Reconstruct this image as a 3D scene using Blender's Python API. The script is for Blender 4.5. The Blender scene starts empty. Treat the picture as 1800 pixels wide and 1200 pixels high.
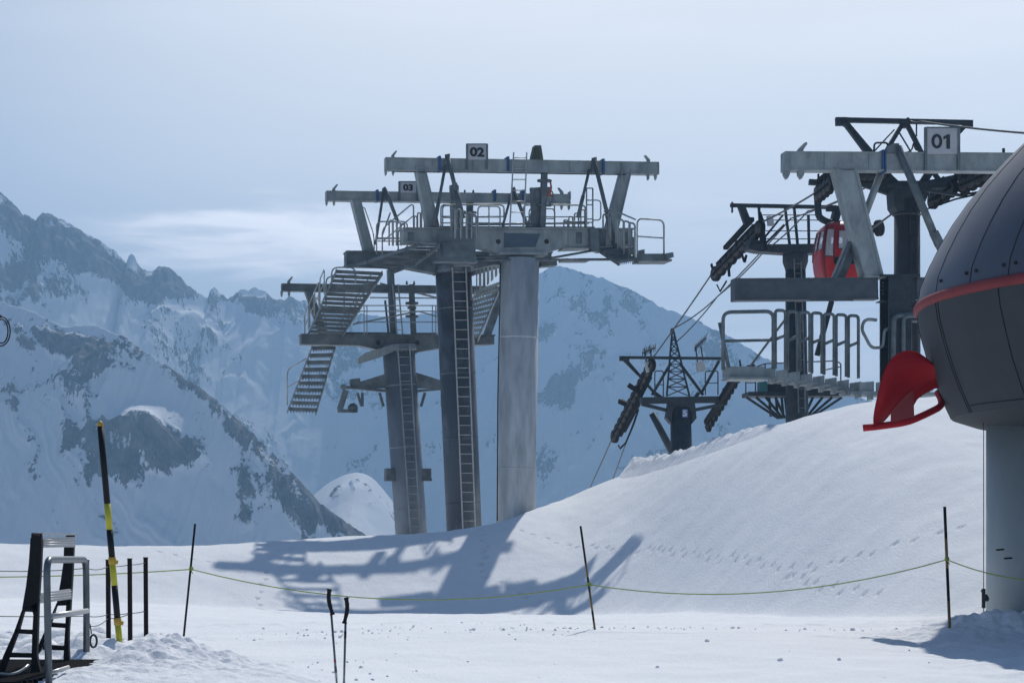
import bpy, math, random
import numpy as np
from mathutils import Vector, Matrix
R = math.radians
rng = random.Random(7)
scene = bpy.context.scene
COL = scene.collection

# ---------------------------------------------------------------- camera
CAM_H, F_PX, HORIZON = 1.6, 3500.0, 930.0      # eye height, focal length and horizon row in photo pixels (1800 wide)
cam_d = bpy.data.cameras.new('camera')
cam_d.sensor_width = 36.0
cam_d.lens = 70.0
cam_d.shift_y = (HORIZON - 600.0) / 1800.0
cam_d.clip_start, cam_d.clip_end = 0.1, 12000.0
cam = bpy.data.objects.new('camera', cam_d)
cam.location = (0, 0, CAM_H)
cam.rotation_euler = (R(90), 0, 0)
COL.objects.link(cam)
scene.camera = cam

# ---------------------------------------------------------------- sky, sun, exposure
SUN_EL, SUN_AZ = R(47.0), R(10.5)               # azimuth measured from +Y towards +X
SUN_DIR = Vector((math.sin(SUN_AZ) * math.cos(SUN_EL), math.cos(SUN_AZ) * math.cos(SUN_EL), math.sin(SUN_EL)))
world = bpy.data.worlds.new('World')
scene.world = world
world.use_nodes = True
wn, wl = world.node_tree.nodes, world.node_tree.links
wn.clear()
def N(nodes, typ, **kw):
    n = nodes.new(typ)
    for k, v in kw.items():
        if k == 'inp':
            for kk, vv in v.items():
                n.inputs[kk].default_value = vv
        else:
            setattr(n, k, v)
    return n
w_out = N(wn, 'ShaderNodeOutputWorld')
w_bg = N(wn, 'ShaderNodeBackground', inp={'Strength': 1.0})
w_sky = N(wn, 'ShaderNodeTexSky', sky_type='NISHITA', sun_disc=False, sun_elevation=SUN_EL, sun_rotation=SUN_AZ,
          altitude=2400.0, air_density=1.0, dust_density=1.2, ozone_density=1.5)
SKY_STRENGTH = 0.085
w_sc = N(wn, 'ShaderNodeVectorMath', operation='SCALE', inp={'Scale': SKY_STRENGTH})
wl.new(w_sky.outputs['Color'], w_sc.inputs[0])
w_tc = N(wn, 'ShaderNodeTexCoord')
w_map = N(wn, 'ShaderNodeMapping', inp={'Scale': (3.0, 3.0, 26.0), 'Location': (0.35, 0.0, 0.2)})
wl.new(w_tc.outputs['Generated'], w_map.inputs['Vector'])
w_noise = N(wn, 'ShaderNodeTexNoise', inp={'Scale': 1.6, 'Detail': 7.0, 'Roughness': 0.55, 'Distortion': 0.4})
wl.new(w_map.outputs['Vector'], w_noise.inputs['Vector'])
w_ramp = N(wn, 'ShaderNodeMapRange', inp={'From Min': 0.40, 'From Max': 0.72, 'To Min': 0.0, 'To Max': 1.0})
w_ramp.interpolation_type = 'SMOOTHSTEP'
wl.new(w_noise.outputs['Fac'], w_ramp.inputs['Value'])
# thin high veil of cloud around the sun's side of the sky only
w_dot = N(wn, 'ShaderNodeVectorMath', operation='DOT_PRODUCT')
wl.new(w_tc.outputs['Generated'], w_dot.inputs[0])
w_dot.inputs[1].default_value = (math.sin(SUN_AZ) * 0.97, math.cos(SUN_AZ) * 0.97, 0.24)
w_front = N(wn, 'ShaderNodeMapRange', inp={'From Min': 0.80, 'From Max': 1.0, 'To Min': 0.0, 'To Max': 1.0})
w_front.interpolation_type = 'SMOOTHSTEP'
wl.new(w_dot.outputs['Value'], w_front.inputs['Value'])
w_veil = N(wn, 'ShaderNodeMix', data_type='RGBA')
wl.new(w_front.outputs['Result'], w_veil.inputs['Factor'])
wl.new(w_sc.outputs['Vector'], w_veil.inputs['A'])
# veil colour by elevation: bluer low, whiter high
w_sep = N(wn, 'ShaderNodeSeparateXYZ')
wl.new(w_tc.outputs['Generated'], w_sep.inputs['Vector'])
w_el = N(wn, 'ShaderNodeMapRange', inp={'From Min': 0.03, 'From Max': 0.27, 'To Min': 0.0, 'To Max': 1.0})
w_el.interpolation_type = 'SMOOTHSTEP'
wl.new(w_sep.outputs['Z'], w_el.inputs['Value'])
w_grad = N(wn, 'ShaderNodeMix', data_type='RGBA')
w_grad.inputs['A'].default_value = (1.42, 1.46, 1.55, 1)
w_grad.inputs['B'].default_value = (1.30, 1.25, 1.19, 1)
wl.new(w_el.outputs['Result'], w_grad.inputs['Factor'])
w_cl = N(wn, 'ShaderNodeMix', data_type='RGBA')
w_cl.inputs['B'].default_value = (1.42, 1.38, 1.38, 1)
w_cm = N(wn, 'ShaderNodeMath', operation='MULTIPLY', inp={1: 0.55})
wl.new(w_ramp.outputs['Result'], w_cm.inputs[0])
wl.new(w_cm.outputs['Value'], w_cl.inputs['Factor'])
wl.new(w_grad.outputs['Result'], w_cl.inputs['A'])
# one long bank of brighter cloud low on the left
def wmath(op, a, b):
    n = N(wn, 'ShaderNodeMath', operation=op)
    for i, v in enumerate((a, b)):
        if isinstance(v, (int, float)): n.inputs[i].default_value = v
        else: wl.new(v, n.inputs[i])
    return n.outputs['Value']
def bank(az, el, raz, rel, gain):
    a = wmath('DIVIDE', wmath('SUBTRACT', wmath('DIVIDE', w_sep.outputs['X'], w_sep.outputs['Y']), az), raz)
    e = wmath('DIVIDE', wmath('SUBTRACT', wmath('DIVIDE', w_sep.outputs['Z'], w_sep.outputs['Y']), el), rel)
    d = wmath('ADD', wmath('MULTIPLY', a, a), wmath('MULTIPLY', e, e))
    d = wmath('ADD', d, wmath('MULTIPLY', wmath('SUBTRACT', w_noise2.outputs['Fac'], .5), 2.6))
    r = N(wn, 'ShaderNodeMapRange', inp={'From Min': 1.15, 'From Max': -.1, 'To Min': 0.0, 'To Max': gain}); r.interpolation_type = 'SMOOTHSTEP'
    wl.new(d, r.inputs['Value']); return r.outputs['Result']
w_map2 = N(wn, 'ShaderNodeMapping', inp={'Scale': (14.0, 14.0, 90.0)})
wl.new(w_tc.outputs['Generated'], w_map2.inputs['Vector'])
w_noise2 = N(wn, 'ShaderNodeTexNoise', inp={'Scale': 1.3, 'Detail': 6.0, 'Roughness': .55, 'Distortion': .6})
wl.new(w_map2.outputs['Vector'], w_noise2.inputs['Vector'])
w_last = w_cl.outputs['Result']
for az, el, raz, rel, gain in ((-.115, .146, .095, .022, .9), (-.19, .150, .05, .010, .22), (.17, .085, .08, .03, .2), (.10, .125, .13, .05, .12)):
    w_b = N(wn, 'ShaderNodeMix', data_type='RGBA'); w_b.inputs['B'].default_value = (2.7, 2.5, 2.4, 1)
    wl.new(bank(az, el, raz, rel, gain), w_b.inputs['Factor']); wl.new(w_last, w_b.inputs['A']); w_last = w_b.outputs['Result']
wl.new(w_last, w_veil.inputs['B'])
wl.new(w_veil.outputs['Result'], w_bg.inputs['Color'])
wl.new(w_bg.outputs['Background'], w_out.inputs['Surface'])

sun_d = bpy.data.lights.new('sun', 'SUN')
sun_d.energy = 3.85
sun_d.angle = R(0.8)
sun_d.color = (1.0, 0.965, 0.90)
sun = bpy.data.objects.new('sun', sun_d)
sun.rotation_euler = (-SUN_DIR).to_track_quat('-Z', 'Y').to_euler()
sun.location = (0, 0, 60)
COL.objects.link(sun)

scene.view_settings.view_transform = 'Standard'
scene.view_settings.look = 'None'
scene.view_settings.exposure = 0.06
scene.view_settings.gamma = 1.0
scene.view_settings.use_curve_mapping = False
scene.render.engine = 'CYCLES'
scene.cycles.use_denoising = True
scene.cycles.max_bounces = 6
scene.cycles.diffuse_bounces = 3
scene.cycles.volume_bounces = 0
scene.cycles.transparent_max_bounces = 12
scene.cycles.sample_clamp_indirect = 6.0

# ---------------------------------------------------------------- helpers
def P(px, py, Y):
    """photo pixel + real distance -> world point"""
    return Vector(((px - 900.0) / F_PX * Y, Y, CAM_H + (HORIZON - py) / F_PX * Y))

WLOC = {}
class MB:
    """collects faces and links them as one mesh object"""
    k = 1.0                                                   # thickness multiplier for sections and tubes
    def __init__(s):
        s.v, s.f, s.mi, s.sm = [], [], [], []
        s.cm = 0
    def mat(s, i):
        s.cm = i
        return s
    def add(s, verts, faces, smooth=False):
        o = len(s.v)
        s.v.extend([tuple(p) for p in verts])
        for f in faces:
            s.f.append([i + o for i in f]); s.mi.append(s.cm); s.sm.append(smooth)
        return s
    def prism(s, poly, d):
        """flat polygon pushed along vector d, centred on the polygon's plane"""
        d = Vector(d) * MB.k; n = len(poly)
        a = [Vector(p) - d * .5 for p in poly]; b = [Vector(p) + d * .5 for p in poly]
        return s.add(a + b, [list(range(n)), list(range(2 * n - 1, n - 1, -1))] +
                     [[i, i + n, (i + 1) % n + n, (i + 1) % n] for i in range(n)])
    def bar(s, p0, p1, w, h, up=(0, 0, 1), w1=None, h1=None):
        """box section from p0 to p1: h along up, w sideways"""
        p0, p1 = Vector(p0), Vector(p1); ax = (p1 - p0).normalized(); up = Vector(up)
        sd = ax.cross(up)
        if sd.length < 1e-4: sd = ax.cross(Vector((1, 0, 0)))
        sd.normalize(); u = sd.cross(ax).normalized()
        w, h = w * MB.k, h * MB.k
        w1 = w if w1 is None else w1 * MB.k; h1 = h if h1 is None else h1 * MB.k
        vs = []
        for p, ww, hh in ((p0, w, h), (p1, w1, h1)):
            for a, b in ((-1, -1), (1, -1), (1, 1), (-1, 1)):
                vs.append(p + sd * (a * ww / 2) + u * (b * hh / 2))
        return s.add(vs, [[0, 1, 2, 3], [7, 6, 5, 4], [0, 4, 5, 1], [1, 5, 6, 2], [2, 6, 7, 3], [3, 7, 4, 0]])
    def ibeam(s, p0, p1, w, h, up=(0, 0, 1), t=.03, web=.5):
        """I section: web and two flanges that stand proud of it"""
        p0, p1 = Vector(p0), Vector(p1); ax = (p1 - p0).normalized()
        sd = ax.cross(Vector(up)).normalized(); u = sd.cross(ax).normalized()
        o = u * (h - t) / 2 * MB.k
        s.bar(p0, p1, w * web, h - 2 * t, up)
        s.bar(p0 + o, p1 + o, w, t, up)
        s.bar(p0 - o, p1 - o, w, t, up)
        return s
    def box(s, c, sx, sy, sz, rz=0.0):
        c = Vector(c); ca, sa = math.cos(rz), math.sin(rz)
        d = Vector((ca, sa, 0)) * sx / 2
        return s.bar(c - d, c + d, sy, sz)
    def tube(s, pts, r, seg=6, closed=False):
        pts = [Vector(p) for p in pts]; n = len(pts); rr = r if isinstance(r, (list, tuple)) else [r * MB.k] * n
        vs, fs = [], []; prev = None
        for i, p in enumerate(pts):
            a = pts[(i - 1) % n] if (closed or i > 0) else p
            b = pts[(i + 1) % n] if (closed or i < n - 1) else p
            t = (b - a).normalized()
            if prev is None:
                x = t.cross(Vector((0, 0, 1)))
                if x.length < 1e-3: x = t.cross(Vector((1, 0, 0)))
                x.normalize()
            else:
                x = prev - t * prev.dot(t)
                if x.length < 1e-6: x = t.cross(Vector((0, 0, 1)))
                x.normalize()
            prev = x; y = t.cross(x)
            for k in range(seg):
                a_ = 2 * math.pi * k / seg
                vs.append(p + (x * math.cos(a_) + y * math.sin(a_)) * rr[i])
        m = n if closed else n - 1
        for i in range(m):
            j = (i + 1) % n
            for k in range(seg):
                k2 = (k + 1) % seg
                fs.append([i * seg + k, i * seg + k2, j * seg + k2, j * seg + k])
        s.add(vs, fs, True)
        if not closed:
            o = len(s.v) - len(vs)
            for base, rev in ((0, True), ((n - 1) * seg, False)):
                c = [o + base + k for k in range(seg)]
                s.f.append(c[::-1] if rev else c); s.mi.append(s.cm); s.sm.append(False)
        return s
    def cyl(s, p0, p1, r0, r1=None, seg=24):
        return s.tube([p0, p1], [r0, r0 if r1 is None else r1], seg)
    def lathe(s, c, ax, prof, seg=24, a0=0.0, a1=2 * math.pi):
        """profile of (radius, distance along ax) turned round ax"""
        c, ax = Vector(c), Vector(ax).normalized()
        x = ax.cross(Vector((0, 0, 1)))
        if x.length < 1e-3: x = Vector((1, 0, 0))
        x.normalize(); y = ax.cross(x)
        full = abs(a1 - a0 - 2 * math.pi) < 1e-6; m = seg if full else seg + 1
        vs = []
        for r, h in prof:
            for k in range(m):
                a = a0 + (a1 - a0) * k / seg
                vs.append(c + ax * h + (x * math.cos(a) + y * math.sin(a)) * r)
        fs = []
        for i in range(len(prof) - 1):
            for k in range(seg):
                k2 = (k + 1) % m
                fs.append([i * m + k, i * m + k2, (i + 1) * m + k2, (i + 1) * m + k])
        return s.add(vs, fs, True)
    def build(s, name, mats, parent=None, bevel=0.0):
        if not isinstance(mats, (list, tuple)): mats = [mats]
        off = WLOC.get(parent.name, Vector((0, 0, 0))) if parent else Vector((0, 0, 0))
        me = bpy.data.meshes.new(name)
        me.from_pydata([(x - off.x, y - off.y, z - off.z) for x, y, z in s.v], [], s.f)
        for m in mats: me.materials.append(m)
        me.polygons.foreach_set('material_index', s.mi)
        me.polygons.foreach_set('use_smooth', s.sm)
        me.update()
        o = bpy.data.objects.new(name, me); COL.objects.link(o)
        if parent: o.parent = parent
        WLOC[o.name] = off.copy()
        if bevel:
            b = o.modifiers.new('bevel', 'BEVEL'); b.width = bevel; b.segments = 2; b.limit_method = 'ANGLE'
        return o

def tag(o, label=None, cat=None, group=None, kind=None):
    if label: o['label'] = label
    if cat: o['category'] = cat
    if group: o['group'] = group
    if kind: o['kind'] = kind
    return o
def thing(name, label, cat, loc, group=None):
    o = bpy.data.objects.new(name, None); COL.objects.link(o)
    o.location = loc; o.empty_display_size = .3
    WLOC[o.name] = Vector(loc)
    return tag(o, label, cat, group)

def fillet(pts, rad, n=5):
    """rounds the inner corners of a polyline"""
    pts = [Vector(p) for p in pts]; out = [pts[0]]
    for a, b, c in zip(pts, pts[1:], pts[2:]):
        d0, d1 = (a - b), (c - b); r = min(rad, d0.length * .49, d1.length * .49)
        p0, p1 = b + d0.normalized() * r, b + d1.normalized() * r
        for i in range(n + 1):
            t = i / n
            out.append(p0 * (1 - t) ** 2 + b * 2 * t * (1 - t) + p1 * t * t)
    out.append(pts[-1])
    return out

def perlin(x, y, seed=0):
    x, y = np.asarray(x, float), np.asarray(y, float)
    xi, yi = np.floor(x).astype(np.int64), np.floor(y).astype(np.int64)
    xf, yf = x - xi, y - yi
    def g(ix, iy, dx, dy):
        h = (ix * 374761393 + iy * 668265263 + seed * 974634777) & 0xFFFFFFFF
        h = ((h ^ (h >> 13)) * 1274126177) & 0xFFFFFFFF
        h = (h ^ (h >> 16)) & 0xFFFF
        a = h * (2 * math.pi / 65536.0)
        return np.cos(a) * dx + np.sin(a) * dy
    u, v = xf * xf * xf * (xf * (xf * 6 - 15) + 10), yf * yf * yf * (yf * (yf * 6 - 15) + 10)
    n00, n10 = g(xi, yi, xf, yf), g(xi + 1, yi, xf - 1, yf)
    n01, n11 = g(xi, yi + 1, xf, yf - 1), g(xi + 1, yi + 1, xf - 1, yf - 1)
    return ((n00 * (1 - u) + n10 * u) * (1 - v) + (n01 * (1 - u) + n11 * u) * v) * 1.5
def fbm(x, y, oct=5, seed=0, gain=.5):
    a, s, f = 1.0, 0.0, 1.0
    for i in range(oct):
        s = s + a * perlin(x * f, y * f, seed + i * 17); a *= gain; f *= 2.03
    return s
def ridged(x, y, oct=5, seed=0):
    a, s, f = 1.0, 0.0, 1.0
    for i in range(oct):
        s = s + a * (1 - np.abs(perlin(x * f, y * f, seed + i * 13)) * 2); a *= .5; f *= 2.07
    return s
def sstep(a, b, x):
    t = np.clip((x - a) / (b - a), 0, 1)
    return t * t * (3 - 2 * t)
def grid_mesh(name, X, Y, Z, mat, attrs=None, smooth=True):
    ny, nx = X.shape
    co = np.stack([X, Y, Z], -1).reshape(-1, 3).astype(np.float32)
    i = np.arange(ny * nx).reshape(ny, nx)
    q = np.stack([i[:-1, :-1], i[:-1, 1:], i[1:, 1:], i[1:, :-1]], -1).reshape(-1, 4)
    me = bpy.data.meshes.new(name)
    me.vertices.add(len(co)); me.vertices.foreach_set('co', co.ravel())
    me.loops.add(q.size); me.loops.foreach_set('vertex_index', q.ravel().astype(np.int32))
    me.polygons.add(len(q)); me.polygons.foreach_set('loop_start', np.arange(0, q.size, 4, dtype=np.int32))
    me.polygons.foreach_set('use_smooth', np.full(len(q), smooth))
    me.update(calc_edges=True)
    for k, a in (attrs or {}).items():
        at = me.attributes.new(k, 'FLOAT', 'POINT'); at.data.foreach_set('value', np.asarray(a, np.float32).ravel())
    me.materials.append(mat)
    o = bpy.data.objects.new(name, me); COL.objects.link(o)
    WLOC[o.name] = Vector((0, 0, 0))
    return o

# ---------------------------------------------------------------- materials
def material(name, c0, c1=None, rough=.5, metal=0.0, scale=4.0, stretch=(1, 1, 1), bump=0.0, bscale=40.0, spec=.5, ramp=(.35, .65), detail=6, coat=0.0, rough2=None):
    m = bpy.data.materials.new(name); m.use_nodes = True
    n, l = m.node_tree.nodes, m.node_tree.links
    b = n['Principled BSDF']
    b.inputs['Roughness'].default_value = rough; b.inputs['Metallic'].default_value = metal
    b.inputs['Specular IOR Level'].default_value = spec; b.inputs['Coat Weight'].default_value = coat
    tc = N(n, 'ShaderNodeTexCoord'); mp = N(n, 'ShaderNodeMapping', inp={'Scale': stretch})
    l.new(tc.outputs['Object'], mp.inputs['Vector'])
    nz = N(n, 'ShaderNodeTexNoise', inp={'Scale': scale, 'Detail': detail, 'Roughness': .6})
    l.new(mp.outputs['Vector'], nz.inputs['Vector'])
    if c1 is None: c1 = tuple(x * .8 for x in c0)
    cr = N(n, 'ShaderNodeValToRGB')
    cr.color_ramp.elements[0].position, cr.color_ramp.elements[1].position = ramp
    cr.color_ramp.elements[0].color = (*c0, 1); cr.color_ramp.elements[1].color = (*c1, 1)
    l.new(nz.outputs['Fac'], cr.inputs['Fac']); l.new(cr.outputs['Color'], b.inputs['Base Color'])
    if rough2 is not None:
        mr = N(n, 'ShaderNodeMapRange', inp={'From Min': .3, 'From Max': .7, 'To Min': rough, 'To Max': rough2})
        l.new(nz.outputs['Fac'], mr.inputs['Value']); l.new(mr.outputs['Result'], b.inputs['Roughness'])
    if bump:
        n2 = N(n, 'ShaderNodeTexNoise', inp={'Scale': bscale, 'Detail': 4.0})
        l.new(tc.outputs['Object'], n2.inputs['Vector'])
        bp = N(n, 'ShaderNodeBump', inp={'Strength': bump, 'Distance': .02})
        l.new(n2.outputs['Fac'], bp.inputs['Height']); l.new(bp.outputs['Normal'], b.inputs['Normal'])
    return m
# ---------------------------------------------------------------- snow material
def snow_material(name, grain=True, tone=(.86, .88, .91)):
    m = bpy.data.materials.new(name); m.use_nodes = True
    n, l = m.node_tree.nodes, m.node_tree.links
    b = n['Principled BSDF']; b.inputs['Roughness'].default_value = .9; b.inputs['Specular IOR Level'].default_value = .06
    g = N(n, 'ShaderNodeNewGeometry')
    nz = N(n, 'ShaderNodeTexNoise', inp={'Scale': .9, 'Detail': 8.0, 'Roughness': .65})
    l.new(g.outputs['Position'], nz.inputs['Vector'])
    cr = N(n, 'ShaderNodeValToRGB')
    cr.color_ramp.elements[0].position, cr.color_ramp.elements[1].position = .3, .7
    cr.color_ramp.elements[0].color = (tone[0] * .94, tone[1] * .945, tone[2] * .955, 1); cr.color_ramp.elements[1].color = (*tone, 1)
    l.new(nz.outputs['Fac'], cr.inputs['Fac']); l.new(cr.outputs['Color'], b.inputs['Base Color'])
    if grain:
        mp = N(n, 'ShaderNodeMapping', inp={'Scale': (1.0, .45, 1.0)})
        l.new(g.outputs['Position'], mp.inputs['Vector'])
        n1 = N(n, 'ShaderNodeTexNoise', inp={'Scale': 17.0, 'Detail': 4.0, 'Roughness': .75})
        n2 = N(n, 'ShaderNodeTexNoise', inp={'Scale': 3.4, 'Detail': 5.0, 'Roughness': .6})
        l.new(mp.outputs['Vector'], n1.inputs['Vector']); l.new(mp.outputs['Vector'], n2.inputs['Vector'])
        b1 = N(n, 'ShaderNodeBump', inp={'Strength': .8, 'Distance': .03})
        b2 = N(n, 'ShaderNodeBump', inp={'Strength': .5, 'Distance': .035})
        l.new(n2.outputs['Fac'], b2.inputs['Height']); l.new(n1.outputs['Fac'], b1.inputs['Height'])
        l.new(b2.outputs['Normal'], b1.inputs['Normal']); l.new(b1.outputs['Normal'], b.inputs['Normal'])
    return m
M_SNOW = snow_material('snow')
M_PILE = snow_material('snow_lumpy', tone=(.84, .86, .90))

# ---------------------------------------------------------------- ground: one sheet, fine where it is seen, out to the horizon
CREST = [(-700, 957, 60), (0, 957, 62), (200, 957, 62), (400, 953, 64), (600, 944, 66), (700, 938, 66), (790, 931, 66), (850, 922, 66), (905, 908, 67),
         (1000, 876, 71), (1110, 831, 71), (1250, 791, 63), (1400, 736, 58), (1530, 701, 56), (1650, 694, 56), (1800, 690, 56), (2600, 690, 56)]
_cx = np.array([(a - 900) / F_PX * c for a, b, c in CREST]); _cy = np.array([c for a, b, c in CREST], float)
_cz = np.array([CAM_H + (HORIZON - b) / F_PX * c for a, b, c in CREST])
_sx = np.linspace(_cx[0], _cx[-1], 900)
def _smooth(v, k=41):
    p = np.pad(v, k // 2, mode='edge'); w = np.hanning(k + 2)[1:-1]; w /= w.sum()
    return np.convolve(p, w, 'valid')
_sz, _sy = _smooth(np.interp(_sx, _cx, _cz)), _smooth(np.interp(_sx, _cx, _cy))
_lx = np.linspace(-24, 24, 481)
_ly = _smooth(np.interp(_lx, [-14, -8, -4, -1.5, 1.0, 3.0, 5.0, 7.0, 9.0, 14], [54, 57, 58, 58, 57.5, 55, 47, 38, 32, 30]), 45)
_lz = _smooth(np.interp(_lx, [-14, -8, -4, -1.5, 1.0, 3.0, 5.0, 7.0, 9.0, 14], [-.25, -.6, -.88, -.92, -.88, -.74, -.38, -.06, .08, .1]), 45)
def gz0(x, y):
    """large shape of the snow: flat near the camera, a rise to the crest, then down into the valley"""
    x, y = np.asarray(x, float), np.asarray(y, float)
    zc, yc = np.interp(x, _sx, _sz), np.interp(x, _sx, _sy)
    yl, zl = np.interp(x, _lx, _ly), np.interp(x, _lx, _lz)
    a = np.clip((y - 29.0) / np.maximum(yl - 29.0, 1), 0, 1)
    t = np.clip((y - yl) / (yc - yl), 0, 1)
    t = np.where(t < 1, t * t / (t + .07) * 1.07, 1.0)                    # soft start of the rise
    z = zl * a * a * (1.7 - .7 * a) + (zc - zl) * (.25 * t * t * (3 - 2 * t) + .75 * t * (1.25 - .25 * t))
    beyond = np.maximum(y - yc, 0)
    z = z - .05 * beyond - .004 * beyond ** 2 * (beyond < 40) - np.where(beyond >= 40, 6.4 + .34 * (beyond - 40), 0)
    z = np.maximum(z, -60.0)
    return z
def gz(x, y):
    x, y = np.asarray(x, float), np.asarray(y, float)
    z = gz0(x, y)
    near = 1 / (1 + np.maximum(y - 90, 0) / 40)
    z = z + near * (.10 * perlin(x / 7, y / 9, 3) + .035 * fbm(x / 2.2, y / 3.0, 3, 5) + .010 * fbm(x / .5, y / .9, 3, 9))
    lum = sstep(-4.0, -5.2, x) * sstep(23.2, 24.2, y) * sstep(31, 27.5, y)                 # churned snow on the left
    z = z + lum * (.20 * np.abs(fbm(x / .7, y / .7, 4, 21)) + .05)
    rgt = sstep(4.4, 6.0, x) * sstep(31.5, 30.2, y) * sstep(13, 17, y)                     # churned snow by the station post
    z = z + rgt * (.05 * fbm(x / .6, y / .6, 4, 31))
    tr = sstep(36.2, 35.6, y) * sstep(33.0, 35.0, y)
    z = z + tr * .03 * fbm(x / .4, y / .4, 3, 41)
    return z
def hit(px, py):
    """ground point seen at a photo pixel"""
    ys = np.linspace(14, 75, 2500)
    line = CAM_H + (HORIZON - py) / F_PX * ys; xx = (px - 900) / F_PX * ys
    d = line - gz0(xx, ys)
    k = np.argmax(d < 0) if (d < 0).any() else len(ys) - 1
    return float(xx[k]), float(ys[k])
def axis(lo, hi, step, far_lo, far_hi):
    a = list(np.arange(lo, hi, step)); s = step
    while a[-1] < far_hi: s *= 1.22; a.append(min(a[-1] + s, far_hi))
    s = step; b = [a[0]]
    while b[-1] > far_lo: s *= 1.22; b.append(max(b[-1] - s, far_lo))
    return np.array(b[:0:-1] + a)
gx, gy = axis(-18, 18, .06, -3200, 3200), axis(14, 71, .075, -300, 3600)
GX, GY = np.meshgrid(gx, gy)
GZ = gz(GX, GY)
# footprints pressed into the sheet
TRACKS = [[(893, 928), (960, 946), (1040, 961), (1150, 966), (1230, 975), (1320, 987), (1400, 1006), (1440, 1025), (1560, 1046)],
          [(1390, 1009), (1480, 983), (1560, 962), (1660, 936), (1735, 914)],
          [(843, 930), (857, 962), (846, 1003), (890, 1031), (955, 1062)],
          [(1570, 1112), (1640, 1094), (1735, 1068)],
          [(470, 1003), (452, 1040), (492, 1077)],
          [(280, 965), (330, 978), (370, 985)]]
for path in TRACKS:
    w = [hit(*p) for p in path]
    seg = [math.dist(a, b) for a, b in zip(w, w[1:])]; tot = sum(seg); d = 0.0; k = 0
    while d < tot:
        q, i = d, 0
        while i < len(seg) - 1 and q > seg[i]: q -= seg[i]; i += 1
        t = q / max(seg[i], 1e-6); a, b = w[i], w[i + 1]
        dx, dy = (b[0] - a[0]) / max(seg[i], 1e-6), (b[1] - a[1]) / max(seg[i], 1e-6)
        s = .05 * (1 if k % 2 else -1) + rng.uniform(-.04, .04)
        fx, fy = a[0] + (b[0] - a[0]) * t - dy * s, a[1] + (b[1] - a[1]) * t + dx * s
        ix, iy = np.searchsorted(gx, [fx - .6, fx + .6]), np.searchsorted(gy, [fy - .8, fy + .8])
        sl = (slice(iy[0], iy[1]), slice(ix[0], ix[1]))
        rx, ry = GX[sl] - fx, GY[sl] - fy
        e = (rx * dx + ry * dy) ** 2 / .10 ** 2 + (-rx * dy + ry * dx) ** 2 / .055 ** 2
        GZ[sl] -= .08 * np.exp(-e ** 1.5) - .015 * np.exp(-(np.sqrt(e) - 1.7) ** 2 * 4)
        d += rng.uniform(.46, .70); k += 1
ground = tag(grid_mesh('snow_ground', GX, GY, GZ, M_SNOW), 'smooth white snow field rising to a rounded crest', None, None, 'structure')

# ---------------------------------------------------------------- mountains
def rock_material():
    m = bpy.data.materials.new('mountain_snow_and_rock'); m.use_nodes = True
    n, l = m.node_tree.nodes, m.node_tree.links
    b = n['Principled BSDF']; b.inputs['Roughness'].default_value = .85; b.inputs['Specular IOR Level'].default_value = .15
    g = N(n, 'ShaderNodeNewGeometry')
    at = N(n, 'ShaderNodeAttribute', attribute_name='rock')
    mp = N(n, 'ShaderNodeMapping', inp={'Scale': (1, .8, .55), 'Rotation': (0, R(25), 0)})
    l.new(g.outputs['Position'], mp.inputs['Vector'])
    n1 = N(n, 'ShaderNodeTexNoise', inp={'Scale': .09, 'Detail': 7.0, 'Roughness': .68})
    l.new(mp.outputs['Vector'], n1.inputs['Vector'])
    n3 = N(n, 'ShaderNodeTexNoise', inp={'Scale': .40, 'Detail': 7.0, 'Roughness': .7})
    l.new(mp.outputs['Vector'], n3.inputs['Vector'])
    ma = N(n, 'ShaderNodeMath', operation='MULTIPLY_ADD', inp={1: .95, 2: -.475})
    l.new(n3.outputs['Fac'], ma.inputs[0])
    ad0 = N(n, 'ShaderNodeMath', operation='ADD'); ad = N(n, 'ShaderNodeMath', operation='ADD')
    l.new(at.outputs['Fac'], ad0.inputs[0]); l.new(n1.outputs['Fac'], ad0.inputs[1])
    l.new(ad0.outputs['Value'], ad.inputs[0]); l.new(ma.outputs['Value'], ad.inputs[1])
    mr = N(n, 'ShaderNodeMapRange', inp={'From Min': .985, 'From Max': 1.025, 'To Min': 0.0, 'To Max': 1.0})
    l.new(ad.outputs['Value'], mr.inputs['Value'])
    n2 = N(n, 'ShaderNodeTexNoise', inp={'Scale': .16, 'Detail': 8.0, 'Roughness': .7})
    l.new(mp.outputs['Vector'], n2.inputs['Vector'])
    rc = N(n, 'ShaderNodeValToRGB')
    rc.color_ramp.elements[0].position, rc.color_ramp.elements[1].position = .35, .68
    rc.color_ramp.elements[0].color = (.03, .032, .04, 1); rc.color_ramp.elements[1].color = (.24, .23, .235, 1)
    l.new(n2.outputs['Fac'], rc.inputs['Fac'])
    mx = N(n, 'ShaderNodeMix', data_type='RGBA')
    mx.inputs['A'].default_value = (.84, .86, .90, 1)
    l.new(rc.outputs['Color'], mx.inputs['B']); l.new(mr.outputs['Result'], mx.inputs['Factor'])
    l.new(mx.outputs['Result'], b.inputs['Base Color'])
    bp = N(n, 'ShaderNodeBump', inp={'Strength': .8, 'Distance': 3.0})
    mu = N(n, 'ShaderNodeMath', operation='MULTIPLY')
    l.new(n2.outputs['Fac'], mu.inputs[0]); l.new(mr.outputs['Result'], mu.inputs[1])
    l.new(mu.outputs['Value'], bp.inputs['Height']); l.new(bp.outputs['Normal'], b.inputs['Normal'])
    return m
M_MTN = rock_material()
FLOOR = -60.0
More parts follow.
